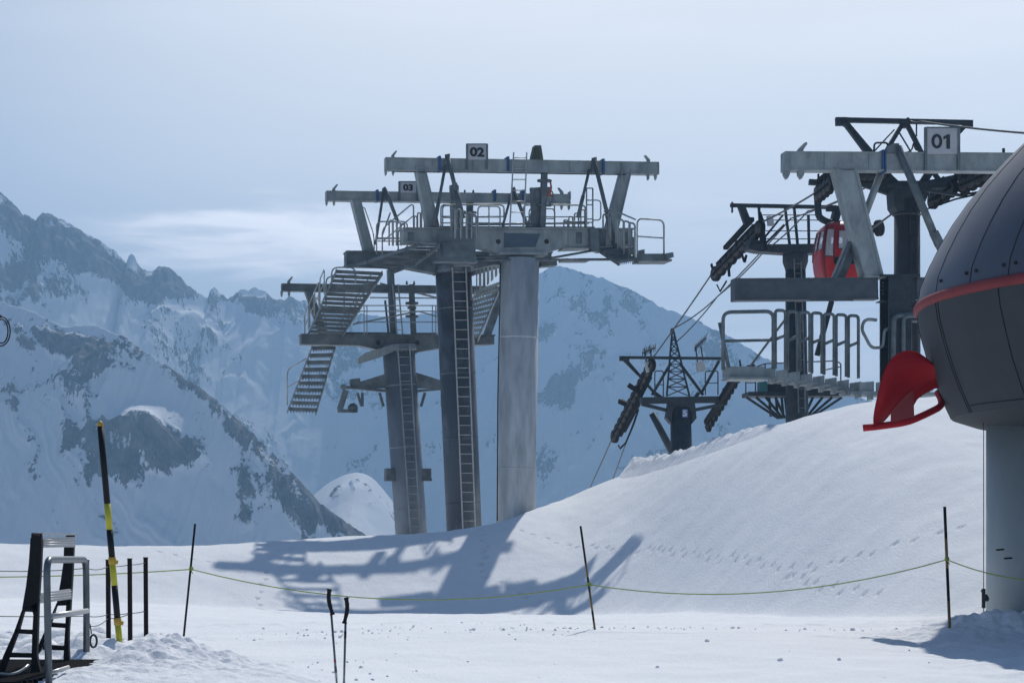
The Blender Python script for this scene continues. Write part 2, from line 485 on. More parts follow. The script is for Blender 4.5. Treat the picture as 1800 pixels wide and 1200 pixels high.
def mountain(name, ridge, ns, nt, slope, jag, blobs, base_rock, gully, seed, back=60.0, crest_rock=0.0, label=None, dirx=0.0, foot=FLOOR, tmax=1.15, ledges=()):
    px = np.array([r[0] for r in ridge], float); s = np.linspace(px[0], px[-1], ns)
    rpy, rY = np.interp(s, px, [r[1] for r in ridge]), np.interp(s, px, [r[2] for r in ridge])
    jg = np.interp(s, px, [r[3] if len(r) > 3 else 1.0 for r in ridge])
    if jag < 1: rpy = np.convolve(np.pad(rpy, 20, mode='edge'), np.hanning(43)[1:-1] / np.hanning(43)[1:-1].sum(), 'valid')
    rpy = rpy - jag * jg * (.8 * ridged(s / 44.0, s * 0 + seed, 6, seed) - .9) - jag * .75 * jg * fbm(s / 11.0, s * 0 + 3.3, 4, seed + 5)
    RX, RZ = (s - 900) / F_PX * rY, CAM_H + (HORIZON - rpy) / F_PX * rY
    h = RZ - foot; run = h / math.tan(R(slope))
    tb = np.linspace(-1, 0, 14)[:-1]; tf = np.linspace(0, 1, nt) ** 1.15 * tmax
    T = np.concatenate([tb, tf])[:, None]
    X = RX[None, :] + np.where(T > 0, dirx * run[None, :] * T, 0)
    Yc = np.where(T > 0, rY[None, :] - run[None, :] * T, rY[None, :] - T * back)
    Z = np.where(T > 0, RZ[None, :] - h[None, :] * T, RZ[None, :] + T * back * .75)
    D = np.maximum(T, 0) * run[None, :]                                   # distance down the slope
    env = np.clip(D / 25.0, 0, 1) * np.clip((tmax - T) / .2, 0, 1)
    wx = X + 34 * fbm(X / 90, D / 70, 4, seed + 1)
    sh = .55 * math.copysign(1, dirx if dirx else 1)                       # strata and gullies lean with the ridge
    gul = ridged((wx + sh * D) / 62.0, (D - .3 * wx) / 120.0, 4, seed + 2) - 1.0
    und = fbm(X / 130, D / 130, 3, seed + 3)
    # where the rock shows, traced loosely from the photo and broken up by noise
    PXv = 900 + F_PX * X / Yc; PYv = HORIZON - (Z - CAM_H) * F_PX / Yc
    rock = base_rock + .20 * gul + .16 * und + .24 * fbm((wx + sh * D) / 34, (D - .3 * wx) / 60, 5, seed + 4)
    bulge = 0.0
    wpx = PXv + 14 * fbm(X / 22, D / 22, 3, seed + 6); wpy = PYv + 14 * fbm(X / 22, D / 22, 3, seed + 7)
    for cx, cy, rx, ry, an, st in blobs:
        c, sn = math.cos(R(an)), math.sin(R(an))
        u, v = ((wpx - cx) * c + (wpy - cy) * sn) / rx, (-(wpx - cx) * sn + (wpy - cy) * c) / ry
        rock = rock + st * np.exp(-(u * u + v * v) ** 1.6)
    rock = rock + crest_rock * np.exp(-D / (14.0 + 16 * np.clip(fbm(X / 60, X * 0, 3, seed + 14), -.6, 1.2))) * np.clip(.75 + .8 * fbm(X / 35, D / 50, 3, seed + 15), 0, 1.4) * jg[None, :]
    for cx, cy, r, hh in ledges:                                          # bulges whose tops catch the sun
        bulge = bulge + hh * np.exp(-((PXv - cx) ** 2 + (PYv - cy) ** 2 * 1.6) / r ** 2)
    rk = np.clip((rock - .38) / .3, 0, 1)
    disp = env * (gully * gul + 3.5 * und) + np.clip(D / 6, 0, 1) * rk * (3.0 + 4.0 * fbm(wx / 12, D / 14, 4, seed + 8) + 2.2 * (ridged(wx / 7, D / 16, 3, seed + 9) - 1))
    disp = disp + bulge
    a = R(slope)
    Y = Yc - disp * math.sin(a); Z = Z + disp * math.cos(a) * .8
    ok = T > -2
    return tag(grid_mesh(name, X, Y, Z, M_MTN, {'rock': rock}), label, None, None, 'structure')
mountain('mountain_ridge', [(-420, 150, 1450), (-120, 275, 1480), (-40, 325, 1495), (0, 338, 1500), (12, 346, 1502), (30, 364, 1508), (40, 376, 1512), (55, 382, 1518), (63, 388, 1522), (75, 372, 1526), (90, 376, 1532), (112, 386, 1540), (135, 401, 1548), (160, 416, 1558), (185, 430, 1572), (205, 443, 1586), (222, 463, 1596), (226, 450, 1597), (231, 446, 1598), (237, 448, 1599), (242, 462, 1600), (252, 472, 1606), (268, 476, 1618), (280, 466, 1628), (290, 466, 1634), (303, 473, 1645), (318, 488, 1660), (335, 503, 1675), (352, 519, 1690), (366, 524, 1700), (371, 508, 1704), (377, 503, 1710), (386, 514, 1718), (400, 525, 1730), (412, 518, 1740), (424, 508, 1752), (437, 510, 1762), (447, 503, 1770), (456, 508, 1776), (466, 512, 1782), (476, 522, 1790), (488, 529, 1798), (500, 527, 1806), (508, 519, 1812), (516, 521, 1818), (524, 530, 1824), (545, 527, 1838), (570, 540, 1855), (600, 548, 1880), (700, 560, 1900), (800, 540, 1920), (880, 508, 1900), (930, 490, 1885), (965, 470, 1870), (985, 466, 1860), (1005, 473, 1855), (1030, 482, 1850), (1060, 488, 1840), (1090, 503, 1830), (1110, 509, 1822), (1150, 532, 1810), (1180, 546, 1800), (1215, 558, 1785), (1250, 575, 1770), (1270, 585, 1760), (1310, 606, 1745), (1330, 620, 1735), (1360, 634, 1720), (1400, 650, 1710), (1530, 705, 1680), (1900, 760, 1650), (2300, 700, 1600)],
         1400, 340, 51, 3.0,
         [(35, 385, 45, 30, 30, .35), (90, 420, 110, 30, 30, .32), (60, 500, 90, 40, 10, .3), (190, 465, 120, 22, 35, .36), (290, 492, 45, 22, 35, .3), (150, 520, 70, 20, 30, .18),
          (410, 528, 45, 18, 15, .35), (480, 530, 50, 16, 10, .3), (390, 560, 30, 10, 30, .2), (610, 660, 40, 40, 20, .28), (20, 470, 40, 60, 20, .22), (120, 450, 60, 40, 30, .18), (240, 510, 50, 20, 35, .2), (700, 640, 60, 30, 20, .15), (340, 540, 14, 8, 20, .2), (455, 545, 60, 14, 20, .25), (705, 420, 1, 1, 0, 0),
          (1010, 560, 60, 40, 40, .2), (1040, 640, 35, 45, 50, .3), (985, 690, 30, 50, 50, .3), (1010, 720, 40, 25, 40, .26), (960, 600, 30, 40, 0, .22), (1100, 540, 60, 25, 30, .22),
          (950, 800, 20, 40, 0, .25), (1130, 630, 40, 25, 30, .18), (1230, 620, 60, 25, 30, .2)],
         .26, 3.0, 11, crest_rock=.22, ledges=((338, 572, 22, 17), (366, 598, 17, 15)), label='far snowy mountain ridge with dark rock outcrops and jagged skyline')
mountain('mountain_spur', [(-420, 520, 1000), (-100, 512, 1010), (0, 530, 1020), (60, 548, 1010), (110, 575, 1005), (160, 570, 1000), (215, 590, 990), (260, 622, 985), (350, 680, 970), (400, 718, 960),
                           (440, 758, 950), (500, 815, 940), (560, 882, 930), (610, 918, 920), (650, 945, 915), (720, 985, 910), (800, 1020, 905)],
         1100, 280, 50, 2.5,
         [(150, 610, 60, 28, 10, .34), (215, 620, 50, 28, 20, .3), (60, 590, 70, 20, 25, .24), (200, 650, 60, 16, 5, .22), (330, 670, 70, 16, 38, .32), (400, 740, 60, 22, 48, .32), (465, 800, 50, 22, 50, .3),
          (250, 785, 95, 55, 12, .52), (330, 810, 60, 35, 20, .35), (200, 830, 60, 30, 10, .32), (130, 770, 50, 12, -40, .34), (440, 850, 55, 40, 30, .28), (520, 880, 55, 45, 40, .38),
          (600, 925, 60, 20, 40, .4), (430, 910, 30, 25, 20, .28), (25, 690, 30, 14, -20, .3), (20, 720, 28, 10, 0, .2), (215, 755, 40, 12, 20, .3)],
         .23, 2.5, 29, crest_rock=.14, ledges=((270, 765, 50, 9), (235, 750, 30, 6)), label='nearer snowy spur with a rock cliff and rocky crest', dirx=-.25)
mountain('snow_knoll', [(500, 925, 1250, .2), (545, 875, 1240, .2), (575, 850, 1230, .2), (605, 834, 1225, .2), (630, 829, 1225, .2), (655, 838, 1230, .2), (690, 880, 1240, .2), (730, 940, 1250, .2)],
         240, 120, 24, .6, [(575, 870, 25, 5, -20, .3), (625, 850, 8, 12, 30, .2), (640, 890, 10, 14, 0, .25)], .02, 1.0, 53, label='small bright sunlit snow knoll in the valley', tmax=1.0)

# ---------------------------------------------------------------- haze: a closed box of even air, sky outside it
HAZE_DENSITY = 5.0e-4
hz = bpy.data.materials.new('haze'); hz.use_nodes = True
hn, hl = hz.node_tree.nodes, hz.node_tree.links
hn.clear()
h_o = N(hn, 'ShaderNodeOutputMaterial')
h_v = N(hn, 'ShaderNodeVolumePrincipled', inp={'Color': (.34, .62, 1.0, 1), 'Density': HAZE_DENSITY, 'Anisotropy': .3})
hl.new(h_v.outputs['Volume'], h_o.inputs['Volume'])
hb = MB().bar((0, -320, 190), (0, 3700, 190), 6600, 510)
haze = tag(hb.build('haze', hz), 'pale blue haze in the valley air', None, None, 'stuff')
# ---------------------------------------------------------------- metals and paints
M_GALV = material('galvanised_steel', (.33, .365, .37), (.20, .23, .24), rough=.52, metal=.35, scale=2.2, stretch=(1, 1, .5), rough2=.65)
M_GALVD = material('weathered_steel', (.165, .195, .21), (.09, .11, .12), rough=.5, metal=.35, scale=2.0, rough2=.7)
M_BEAM = material('dark_beam_paint', (.085, .10, .118), (.058, .07, .084), rough=.55, metal=.15, scale=2.4)
M_DARK = material('dark_steel', (.040, .052, .062), (.024, .031, .038), rough=.6, metal=.1, scale=3.0, spec=.25)
M_COLC = material('pale_column', (.56, .58, .59), (.34, .37, .39), rough=.65, metal=.1, scale=1.3, stretch=(2.2, 2.2, .45), bump=.08, bscale=9)
M_COLD = material('shade_toned_column', (.075, .09, .108), (.16, .185, .21), rough=.5, metal=.25, scale=.9, stretch=(1, 1, .55), ramp=(.50, .66))  # column's shade put into its dark base colour; paler patches are wear
M_COLM = material('mid_column', (.20, .23, .265), (.13, .155, .185), rough=.5, metal=.25, scale=1.1, stretch=(1, 1, .5))
M_RUNG = material('ladder_aluminium', (.46, .46, .45), (.36, .36, .35), rough=.5, metal=.4, scale=6)
M_SIGN = material('sign_grey', (.44, .45, .48), (.38, .39, .42), rough=.6, scale=3)
M_INK = material('black_paint', (.012, .012, .016), (.02, .02, .024), rough=.6)
M_BLUE = material('blue_strap', (.03, .10, .24), (.02, .07, .18), rough=.6)
M_SHADE = material('recess_shade', (.07, .10, .14), (.055, .08, .115), rough=.55, scale=3)
M_RUBBER = material('sheave_rubber', (.022, .021, .021), (.014, .014, .014), rough=.85, spec=.15)
M_RIM = material('sheave_rim', (.085, .08, .078), (.05, .048, .047), rough=.7, spec=.2)
M_WIRE = material('steel_rope', (.05, .055, .06), (.035, .04, .045), rough=.6)
M_ORANGE = material('orange_strap', (.45, .09, .03), (.35, .07, .03), rough=.6)
M_OLIVE = material('olive_cover', (.075, .095, .065), (.05, .06, .05), rough=.6, scale=5)

class Frame:
    """upright plane through C turned by a: photo pixels are dropped onto it; v is the distance behind it"""
    def __init__(s, cx_px, Y, deg):
        s.C = Vector(((cx_px - 900) / F_PX * Y, Y, 0)); a = R(deg)
        s.u = Vector((math.cos(a), math.sin(a), 0)); s.n = Vector((-math.sin(a), math.cos(a), 0)); s.a = a
    def q(s, px, py, v=0.0):
        C = s.C + s.n * v; k = (px - 900) / F_PX
        u = (k * C.y - C.x) / (s.u.x - k * s.u.y)
        X = C + s.u * u
        return Vector((X.x, X.y, CAM_H + (HORIZON - py) / F_PX * X.y))
    def poly(s, pts, v=0.0):
        return [s.q(*p, v) for p in pts]
    def m(s):
        return s.C.y / F_PX                                   # metres per photo pixel

def text_mesh(name, txt, size, bold, M, mat, parent, squash=1.0):
    if '1' in txt: return digits01(name, size, M, mat, parent, squash)
    cu = bpy.data.curves.new(name, 'FONT'); cu.body = txt; cu.size = size; cu.align_x = 'CENTER'; cu.align_y = 'CENTER'
    cu.offset = bold; cu.extrude = .006; cu.resolution_u = 4
    o = bpy.data.objects.new(name + '_curve', cu); COL.objects.link(o)
    dg = bpy.context.evaluated_depsgraph_get()
    me = bpy.data.meshes.new_from_object(o.evaluated_get(dg)); me.name = name
    bpy.data.objects.remove(o); bpy.data.curves.remove(cu)
    off = WLOC[parent.name]
    me.transform(Matrix.Translation(-off) @ M @ Matrix.Diagonal((squash, 1, 1, 1)))
    me.materials.clear(); me.materials.append(mat)
    t = bpy.data.objects.new(name, me); COL.objects.link(t); t.parent = parent
    WLOC[t.name] = off.copy()
    return t
def digits01(name, size, M, mat, parent, squash):
    """heavy 0 and a flagged 1 drawn as outlines"""
    h = size * .36; mb = MB(); n = 40
    ring = [[(-h * .78 + math.cos(2 * math.pi * i / n) * rx, math.sin(2 * math.pi * i / n) * ry) for i in range(n)] for rx, ry in ((h * .78, h), (h * .34, h * .60))]
    o, i_ = ring
    mb.add([M @ Vector((x, y, z)) for z in (.006, -.006) for x, y in o + i_], [[k, (k + 1) % n, n + (k + 1) % n, n + k] for k in range(n)] + [[k, 2 * n + k, 2 * n + (k + 1) % n, (k + 1) % n] for k in range(n)] + [[n + k, n + (k + 1) % n, 3 * n + (k + 1) % n, 3 * n + k] for k in range(n)])
    one = [(.58, -.98), (1.10, -.98), (1.10, .98), (.74, .98), (.14, .66), (.14, .24), (.58, .46)]
    mb.prism([M @ Vector((x * h, y * h, 0)) for x, y in one], (M @ Vector((0, 0, .012))) - (M @ Vector((0, 0, 0))))
    return mb.build(name, mat, parent)
def face_matrix(c, u, n):
    """text plane: x along u, y up, facing -n"""
    M = Matrix(((u.x, 0, -n.x, c.x), (u.y, 0, -n.y, c.y), (u.z, 1, -n.z, c.z), (0, 0, 0, 1)))
    return M

def number_sign(F, x0, x1, y0, y1, legs, txt, v, label):
    c = F.q((x0 + x1) / 2, y1, v)
    t = thing('number_sign', label, 'sign', c, 'numbered signs on the lift towers')
    m = c.y / F_PX
    f = MB()
    for x in (x0, x1):
        f.bar(F.q(x, y0 - 1, v), F.q(x, legs, v), .07, .07, F.n)
    f.bar(F.q(x0, y0 - .5, v), F.q(x1, y0 - .5, v), .05, .04)
    f.build('frame', M_GALVD, t)
    p = MB(); q = F.poly([(x0 + 1, y0), (x1 - 1, y0), (x1 - 1, y1), (x0 + 1, y1)], v)
    p.prism(q, F.n * .03); pn = p.build('panel', M_SIGN, t)
    cc = F.q((x0 + x1) / 2, (y0 + y1) / 2 + 1, v) - F.n * .022
    h = (y1 - y0) * m
    text_mesh('lettering', txt, h * .78, h * .035, face_matrix(cc, F.u, F.n), M_INK, pn, 1.22)
    return t

def hoop(mb, a, b, h, r, mid=True, rad=.16, up=(0, 0, 1)):
    """rounded guard rail standing on a and b"""
    a, b, u = Vector(a), Vector(b), Vector(up) * h
    mb.tube(fillet([a, a + u, b + u, b], min(rad, (b - a).length * .45)), r)
    if mid: mb.tube([a + u * .5, b + u * .5], r * .8)
def ladder(mb, a0, a1, b0, b1, n, r=.018):
    """stiles a0-a1 and b0-b1 with n rungs"""
    a0, a1, b0, b1 = map(Vector, (a0, a1, b0, b1))
    mb.bar(a0, a1, .035, .05); mb.bar(b0, b1, .035, .05)
    for i in range(n):
        t = (i + .5) / n
        mb.tube([a0.lerp(a1, t), b0.lerp(b1, t)], r, 5)
def flight(mb, l0, l1, r0, r1, n, depth=.26, riser=.10, teeth=True):
    """open-work stair flight seen from below: treads between a left and a right line"""
    l0, l1, r0, r1 = map(Vector, (l0, l1, r0, r1))
    for i in range(n):
        t = (i + .5) / n
        a, b = l0.lerp(l1, t), r0.lerp(r1, t)
        fw = ((l1 - l0) * Vector((1, 1, 0))).normalized()
        mb.bar(a, b, depth, .035)
        mb.bar(a - fw * depth * .5 - Vector((0, 0, riser * .5 - .02)), b - fw * depth * .5 - Vector((0, 0, riser * .5 - .02)), .012, riser)
        k = 9 if teeth else 0
        for j in range(k):                                    # serrated lower edge
            c = a.lerp(b, (j + .5) / k) - fw * depth * .5 - Vector((0, 0, riser + .012))
            mb.box(c, (b - a).length / k * .45, .012, .05, math.atan2((b - a).y, (b - a).x))
    mb.bar(r0 - Vector((0, 0, .08)), r1 - Vector((0, 0, .08)), .04, .16)
    mb.bar(l0 - Vector((0, 0, .06)), l1 - Vector((0, 0, .06)), .03, .10)

def column(F, ptop, pbot, mat, parent, seams=3, capital=None, taper_to=None):
    """round steel tube between two rows of the photo; p = (left x, right x, y)"""
    m = F.m()
    top = F.q((ptop[0] + ptop[1]) / 2, ptop[2]); bot = F.q((pbot[0] + pbot[1]) / 2, pbot[2])
    r1, r0 = (ptop[1] - ptop[0]) / 2 * m, (pbot[1] - pbot[0]) / 2 * m
    d = (bot - top).normalized(); ext = bot + d * 5.0
    mb = MB()
    mb.cyl(ext, top, r0 + (r0 - r1) * .4, r1, 40)
    for i in range(seams):
        t = (i + .6) / seams; c = top.lerp(bot, t); r = r1 + (r0 - r1) * t
        mb.lathe(c, d, [(r, -.03), (r + .012, -.015), (r + .012, .015), (r, .03)], 40)
    if capital:
        mb.lathe(top, d, [(r1 * 1.16, -.12), (r1 * 1.18, .05), (r1 * 1.16, .12), (r1 * 1.0, .16)], 40)
        for k in range(24):                                   # flange bolts
            a = 2 * math.pi * k / 24
            c = top + Vector((math.cos(a) * r1 * 1.1, math.sin(a) * r1 * 1.1, -.16))
            mb.cyl(c, c + Vector((0, 0, -.05)), .03, .03, 6)
    return mb.build('column', mat, parent), top, bot, r1, r0

def hook(F, x, yt, yb, parent, side, v):
    """upright horn above the beam and the two pointed lugs below it"""
    mb = MB(); s = side
    mb.prism(F.poly([(x - 3, yt), (x + 2, yt), (x + 2, yt - 5), (x + 2 + 5 * s, yt - 13), (x + 4.5 * s, yt - 14), (x - 3, yt - 6)] if s > 0 else
                    [(x + 3, yt), (x - 2, yt), (x - 2, yt - 5), (x - 2 + 5 * s, yt - 13), (x + 4.5 * s, yt - 14), (x + 3, yt - 6)], v), F.n * .10)
    mb.build('hook', M_GALV, parent)
    for dx in (0, -13 * s):
        mb = MB(); mb.prism(F.poly([(x + dx - 2.2, yb), (x + dx + 2.2, yb), (x + dx + 1.8, yb + 7), (x + dx, yb + 10.5), (x + dx - 1.8, yb + 7)], v), F.n * .10)
        mb.build('lug', M_GALV, parent)

# ================================================================ the three gondola towers in a row
GRP_T = 'gondola lift towers stepping down the valley'
# ---- tower 02 (nearest of the row)
F = Frame(912, 70, 14)
T2 = thing('lift_tower', 'pale grey lift tower 02, nearest of the row, smooth thick column without ladder', 'lift tower', F.C + Vector((0, 0, 1.5)), GRP_T)
column(F, (878, 948, 456), (872, 941, 915), M_COLC, T2, seams=2)
mb = MB()                                                     # head beam: web, flanges, tapered belly
mb.prism(F.poly([(707, 405), (1108, 406), (1108, 433), (985, 437), (955, 446), (872, 446), (842, 437), (765, 428), (707, 425)]), F.n * .55)
mb.bar(F.q(705, 403.5), F.q(1110, 404.5), .75, .05)
mb.bar(F.q(705, 427, 0), F.q(770, 430, 0), .75, .04)
mb.bar(F.q(872, 448.5), F.q(957, 448.5), 1.0, .10)
mb.bar(F.q(985, 439), F.q(1108, 435), .75, .04)
for x in (805, 1000):
    mb.bar(F.q(x, 407, -.30), F.q(x, 432, -.30), .05, .06, F.n)
mb.build('head_beam', M_GALV, T2)
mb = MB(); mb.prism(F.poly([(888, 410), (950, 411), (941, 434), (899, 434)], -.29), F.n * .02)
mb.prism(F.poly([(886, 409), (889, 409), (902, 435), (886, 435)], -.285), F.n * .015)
mb.build('recess_shade_sheet', M_SHADE, T2)  # flat sheet on the beam, the recess's shade put into its colour
for x in (876, 961):
    mb = MB(); c = F.q(x, 424.5, -.29); mb.cyl(c, c + F.n * .02, .085, .085, 16); mb.build('opening', M_INK, T2)
mb = MB(); mb.ibeam(F.q(677, 289), F.q(1156, 297), .36, .44, t=.035, web=.8)
for x in (677.6, 1155.4): mb.bar(F.q(x, 280.5 + (x > 900) * 7), F.q(x, 298 + (x > 900) * 7), .03, .37, F.n)
for x in (760, 830, 1000, 1090): mb.bar(F.q(x, 279 + (x - 677) * .0167, 0), F.q(x, 300 + (x - 677) * .0167, 0), .02, .39, F.n)
mb.build('top_beam', M_GALV, T2)
for pts, in (([(729, 294, 745, 294), (750, 402, 771, 402)],), ([(1091, 300, 1108, 300), (1064, 403, 1084, 403)],)):
    (a, b, c, d), (e, f, g, h) = pts
    mb = MB(); mb.prism(F.poly([(a, b), (c, d), (g, h), (e, f)]), F.n * .36)
    mb.prism(F.poly([(a - .5, b), (a + 1.5, b), (e + 1.5, f), (e - .5, f)]), F.n * .44); mb.prism(F.poly([(c - 1.5, d), (c + .5, d), (g + .5, h), (g - 1.5, h)]), F.n * .44)
    mb.build('strut', M_GALV, T2)
for a, b, r in (((783, 291), (763, 398), .055), ((787, 276), (813, 384), .075), ((1036, 298), (1016, 382), .055), ((1044, 280), (1086, 452), .075)):
    mb = MB(); mb.tube([F.q(*a, -.28), F.q(*b, -.35)], r, 8)
    k = Vector(F.q(*b, -.35)); k0 = k.lerp(F.q(*a, -.28), .45); mb.tube([k0, k], r * 1.35, 8)
    mb.build('brace', M_GALVD, T2)
for x, y in ((786, 274), (1044, 280)):
    mb = MB(); mb.prism(F.poly([(x - 4, y + 3), (x - 4, y - 2), (x + 4.5, y - 4), (x + 5, y + 6), (x + 5, y + 24), (x - 4, y + 24)], -.24), F.n * .06)
    mb.build('bracket', M_GALVD, T2)
for x, y in ((771, 289), (891, 290), (1058, 294)):
    mb = MB(); mb.bar(F.q(x, y - 13, 0), F.q(x, y + 13, 0), .08, .46, F.n); mb.build('strap', M_BLUE, T2)
hook(F, 691, 279, 299, T2, 1, 0); hook(F, 1139, 287, 307, T2, -1, 0)
mb = MB(); ladder(mb, F.q(903, 268, -.24), F.q(896, 402, -.5), F.q(926, 268, -.24), F.q(921, 402, -.5), 7); mb.build('ladder', M_RUNG, T2)
mb = MB()
mb.ibeam(F.q(957, 300), F.q(953, 403), .20, .20, up=F.n); mb.bar(F.q(940, 330, .1), F.q(946, 402, .1), .36, .12, F.n, .45)
mb.lathe(F.q(957, 318), (0, 0, 1), [(.02, -.05), (.26, -.03), (.26, .03), (.10, .06), (.02, .06)], 20)
mb.prism(F.poly([(948, 329), (967, 329), (963, 350), (957, 361), (951, 350)]), F.n * .12)
mb.tube([F.q(956 + 16.5 * math.cos(a), 345 + 16.5 * math.sin(a)) for a in np.linspace(0, 2 * math.pi, 25)[:-1]], .025, 5, True)
mb.bar(F.q(944, 361), F.q(970, 361), .3, .05)
mb.build('mast', M_GALVD, T2)
mb = MB(); mb.prism(F.poly([(932, 282), (938, 257), (949, 257), (953, 282)]), F.n * .35)
for x in (937, 942, 947): mb.prism(F.poly([(x - .7, 280), (x + .2, 258), (x + 1.2, 258), (x + 1.2, 280)], -.19), F.n * .04)
mb.build('cap', M_OLIVE, T2)
mb = MB(); mb.tube([F.q(x, y, -.2) for x, y in ((967, 318), (969, 330), (966, 340), (970, 346), (965, 345), (968, 336))], .035, 5); mb.build('safety_strap', M_ORANGE, T2)
for a, b, y0, y1, v in ((775, 886, 401, 360, .55), (840, 879, 401, 363, -.55), (920, 1029, 402, 360, .55), (930, 975, 402, 366, .9)):
    mb = MB(); A, B = F.q(a, y0, v), F.q(b, y0, v); hoop(mb, A, B, (y0 - y1) * F.m(), .028)
    mb.tube([A + Vector((0, 0, .18)), B + Vector((0, 0, .18))], .022); mb.tube([A.lerp(B, .5), A.lerp(B, .5) + Vector((0, 0, (y0 - y1) * F.m()))], .025)
    mb.build('handrail', M_GALV, T2)
mb = MB(); mb.bar(F.q(770, 401.5, .6), F.q(1040, 402.5, .6), .8, .05); mb.bar(F.q(830, 395, .9), F.q(1035, 392, .9), .06, .06)
mb.tube([F.q(836, 450, -.4), F.q(960, 455, -.5), F.q(1056, 438, -.5)], .045); mb.tube([F.q(836, 457, -.5), F.q(1090, 456, -.5)], .05)
mb.bar(F.q(985, 459, .2), F.q(1032, 459, .2), .5, .06); mb.bar(F.q(948, 466, .1), F.q(976, 464, .1), .5, .16)
mb.bar(F.q(830, 470, .3), F.q(880, 458, .3), .5, .20); mb.bar(F.q(800, 463, .4), F.q(880, 463, .4), .6, .16)
mb.build('walkway', M_GALVD, T2)
# right catwalk, coming towards the camera, with its barred rail and end platform
mb = MB(); G = lambda x, y, v: F.q(x, y, v)
for i, x in enumerate((1064, 1077, 1090, 1101, 1110)):
    yb, yt, v = 412 + (x - 1064) * .95, 376 + (x - 1064) * .34, -.3 - (x - 1064) * .030
    hoop(mb, G(x - 4, yb, v), G(x + 6, yb + 3, v - .25), (yb - yt) * F.m(), .035, mid=False, rad=.1)
mb.tube([G(1062, 372, -.3), G(1075, 368, -.6), G(1117, 386, -2.0)], .03)
mb.build('handrail', M_GALV, T2)
mb = MB(); hoop(mb, G(1120, 447, -2.2), G(1167, 450, -2.2), 62 * F.m(), .032, rad=.22); mb.build('handrail', M_GALV, T2)
mb = MB()
mb.bar(G(1119, 452, -2.2), G(1168, 452, -2.2), .06, .24); mb.bar(G(1168, 451, -2.2), G(1180, 449, -2.2), .5, .17)
mb.bar(G(1118, 460, -1.8), G(1174, 460, -1.8), .9, .07); mb.prism(G and F.poly([(1119, 441), (1133, 438), (1133, 446), (1119, 448)], -2.2), F.n * .04)
L0, L1, r0_, r1_ = G(1040, 430, .6), G(1088, 462, -2.0), G(1070, 424, .6), G(1122, 456, -2.0)
flight(mb, L1, L0, r1_, r0_, 9)
mb.prism(F.poly([(1035, 402), (1050, 402), (1052, 445), (1037, 440)], -.4), F.n * .3)
mb.prism(F.poly([(1060, 405), (1090, 408), (1116, 418), (1116, 458), (1095, 455), (1064, 440)], .1), F.n * .05)
mb.prism(F.poly([(1042, 402), (1062, 402), (1062, 436), (1042, 434)], -.1), F.n * .4)
mb.build('catwalk', M_GALVD, T2)
mb = MB(); mb.tube([G(1031, 402, -.4), G(1031, 331, -.4)], .03); mb.tube([G(1042, 402, -.4), G(1042, 331, -.4)], .03)
for y in (331, 352, 360, 385, 391): mb.tube([G(1031, y, -.4), G(1042, y, -.4)], .025)
mb.tube(fillet([G(1042, 352, -.4), G(1056, 352, -.4), G(1056, 387, -.4), G(1042, 387, -.4)], .18), .025); mb.build('ladder', M_GALV, T2)
mb = MB()
for i, x in enumerate((991, 1000, 1010, 1021)):
    hoop(mb, G(x, 404, 1.2 + .2 * (3 - i)), G(x + 7, 404, 1.2 + .2 * (3 - i)), (18 + i * 6) * F.m(), .03, mid=False, rad=.08)
mb.tube([G(990, 391, 1.4), G(1030, 391, 1.2)], .05)
mb.build('handrail', M_GALV, T2)
# left catwalk: box landing, barred rail and a fan of treads going down
mb = MB()
mb.prism(F.poly([(768, 404), (830, 404), (838, 459), (768, 456)], -.9), F.n * .06)
mb.prism(F.poly([(776, 426), (826, 424), (830, 452), (780, 452)], -.96), F.n * .03)
mb.bar(F.q(764, 460, -.7), F.q(838, 461, -.7), .5, .06)
mb.build('landing', M_GALVD, T2); mb = MB()
flight(mb, G(736, 427, -1.2), G(648, 456, 1.6), G(772, 428, -1.2), G(730, 459, 1.6), 6, .18, .10, False)
flight(mb, G(646, 458, 1.6), G(610, 466, 3.0), G(726, 460, 1.6), G(690, 474, 3.0), 3, .2, .09, False)
mb.build('catwalk', M_GALVD, T2)
mb = MB()
for i, x in enumerate((793, 803, 813, 822, 830)):
    hoop(mb, G(x, 418, -.9), G(x + 7, 419, -1.1), (40 - i * 3 + 12) * F.m(), .034, mid=False, rad=.1)
hoop(mb, G(778, 404, -.6), G(796, 404, -.6), 42 * F.m(), .028, rad=.14)
mb.build('handrail', M_GALV, T2)
mb = MB()
for i, x in enumerate((684, 691, 698, 705)):
    hoop(mb, G(x, 432, 1.2 - i * .2), G(x + 6, 431, 1.1 - i * .2), (44 - i * 2) * F.m(), .032, mid=False, rad=.08)
for i, x in enumerate((728, 734, 741)):
    hoop(mb, G(x, 402, 1.6 - i * .2), G(x + 5, 402, 1.5 - i * .2), (22 + i * 6) * F.m(), .03, mid=False, rad=.08)
hoop(mb, G(672, 448, 1.5), G(727, 402, 1.0), 46 * F.m(), .028, rad=.2); hoop(mb, G(662, 447, 1.8), G(716, 447, 1.4), 58 * F.m(), .028, rad=.2)
mb.tube([G(664, 420, 1.6), G(706, 419, 1.6)], .024); mb.tube([G(664, 424, 1.6), G(706, 424, 1.6)], .024); mb.tube([G(672, 414, 1.5), G(686, 374, 1.5)], .03)
mb.build('handrail', M_GALV, T2)
number_sign(F, 821, 856, 254, 281, 297, '02', -.20, 'grey number sign reading 02 on the highest beam of the tower row')

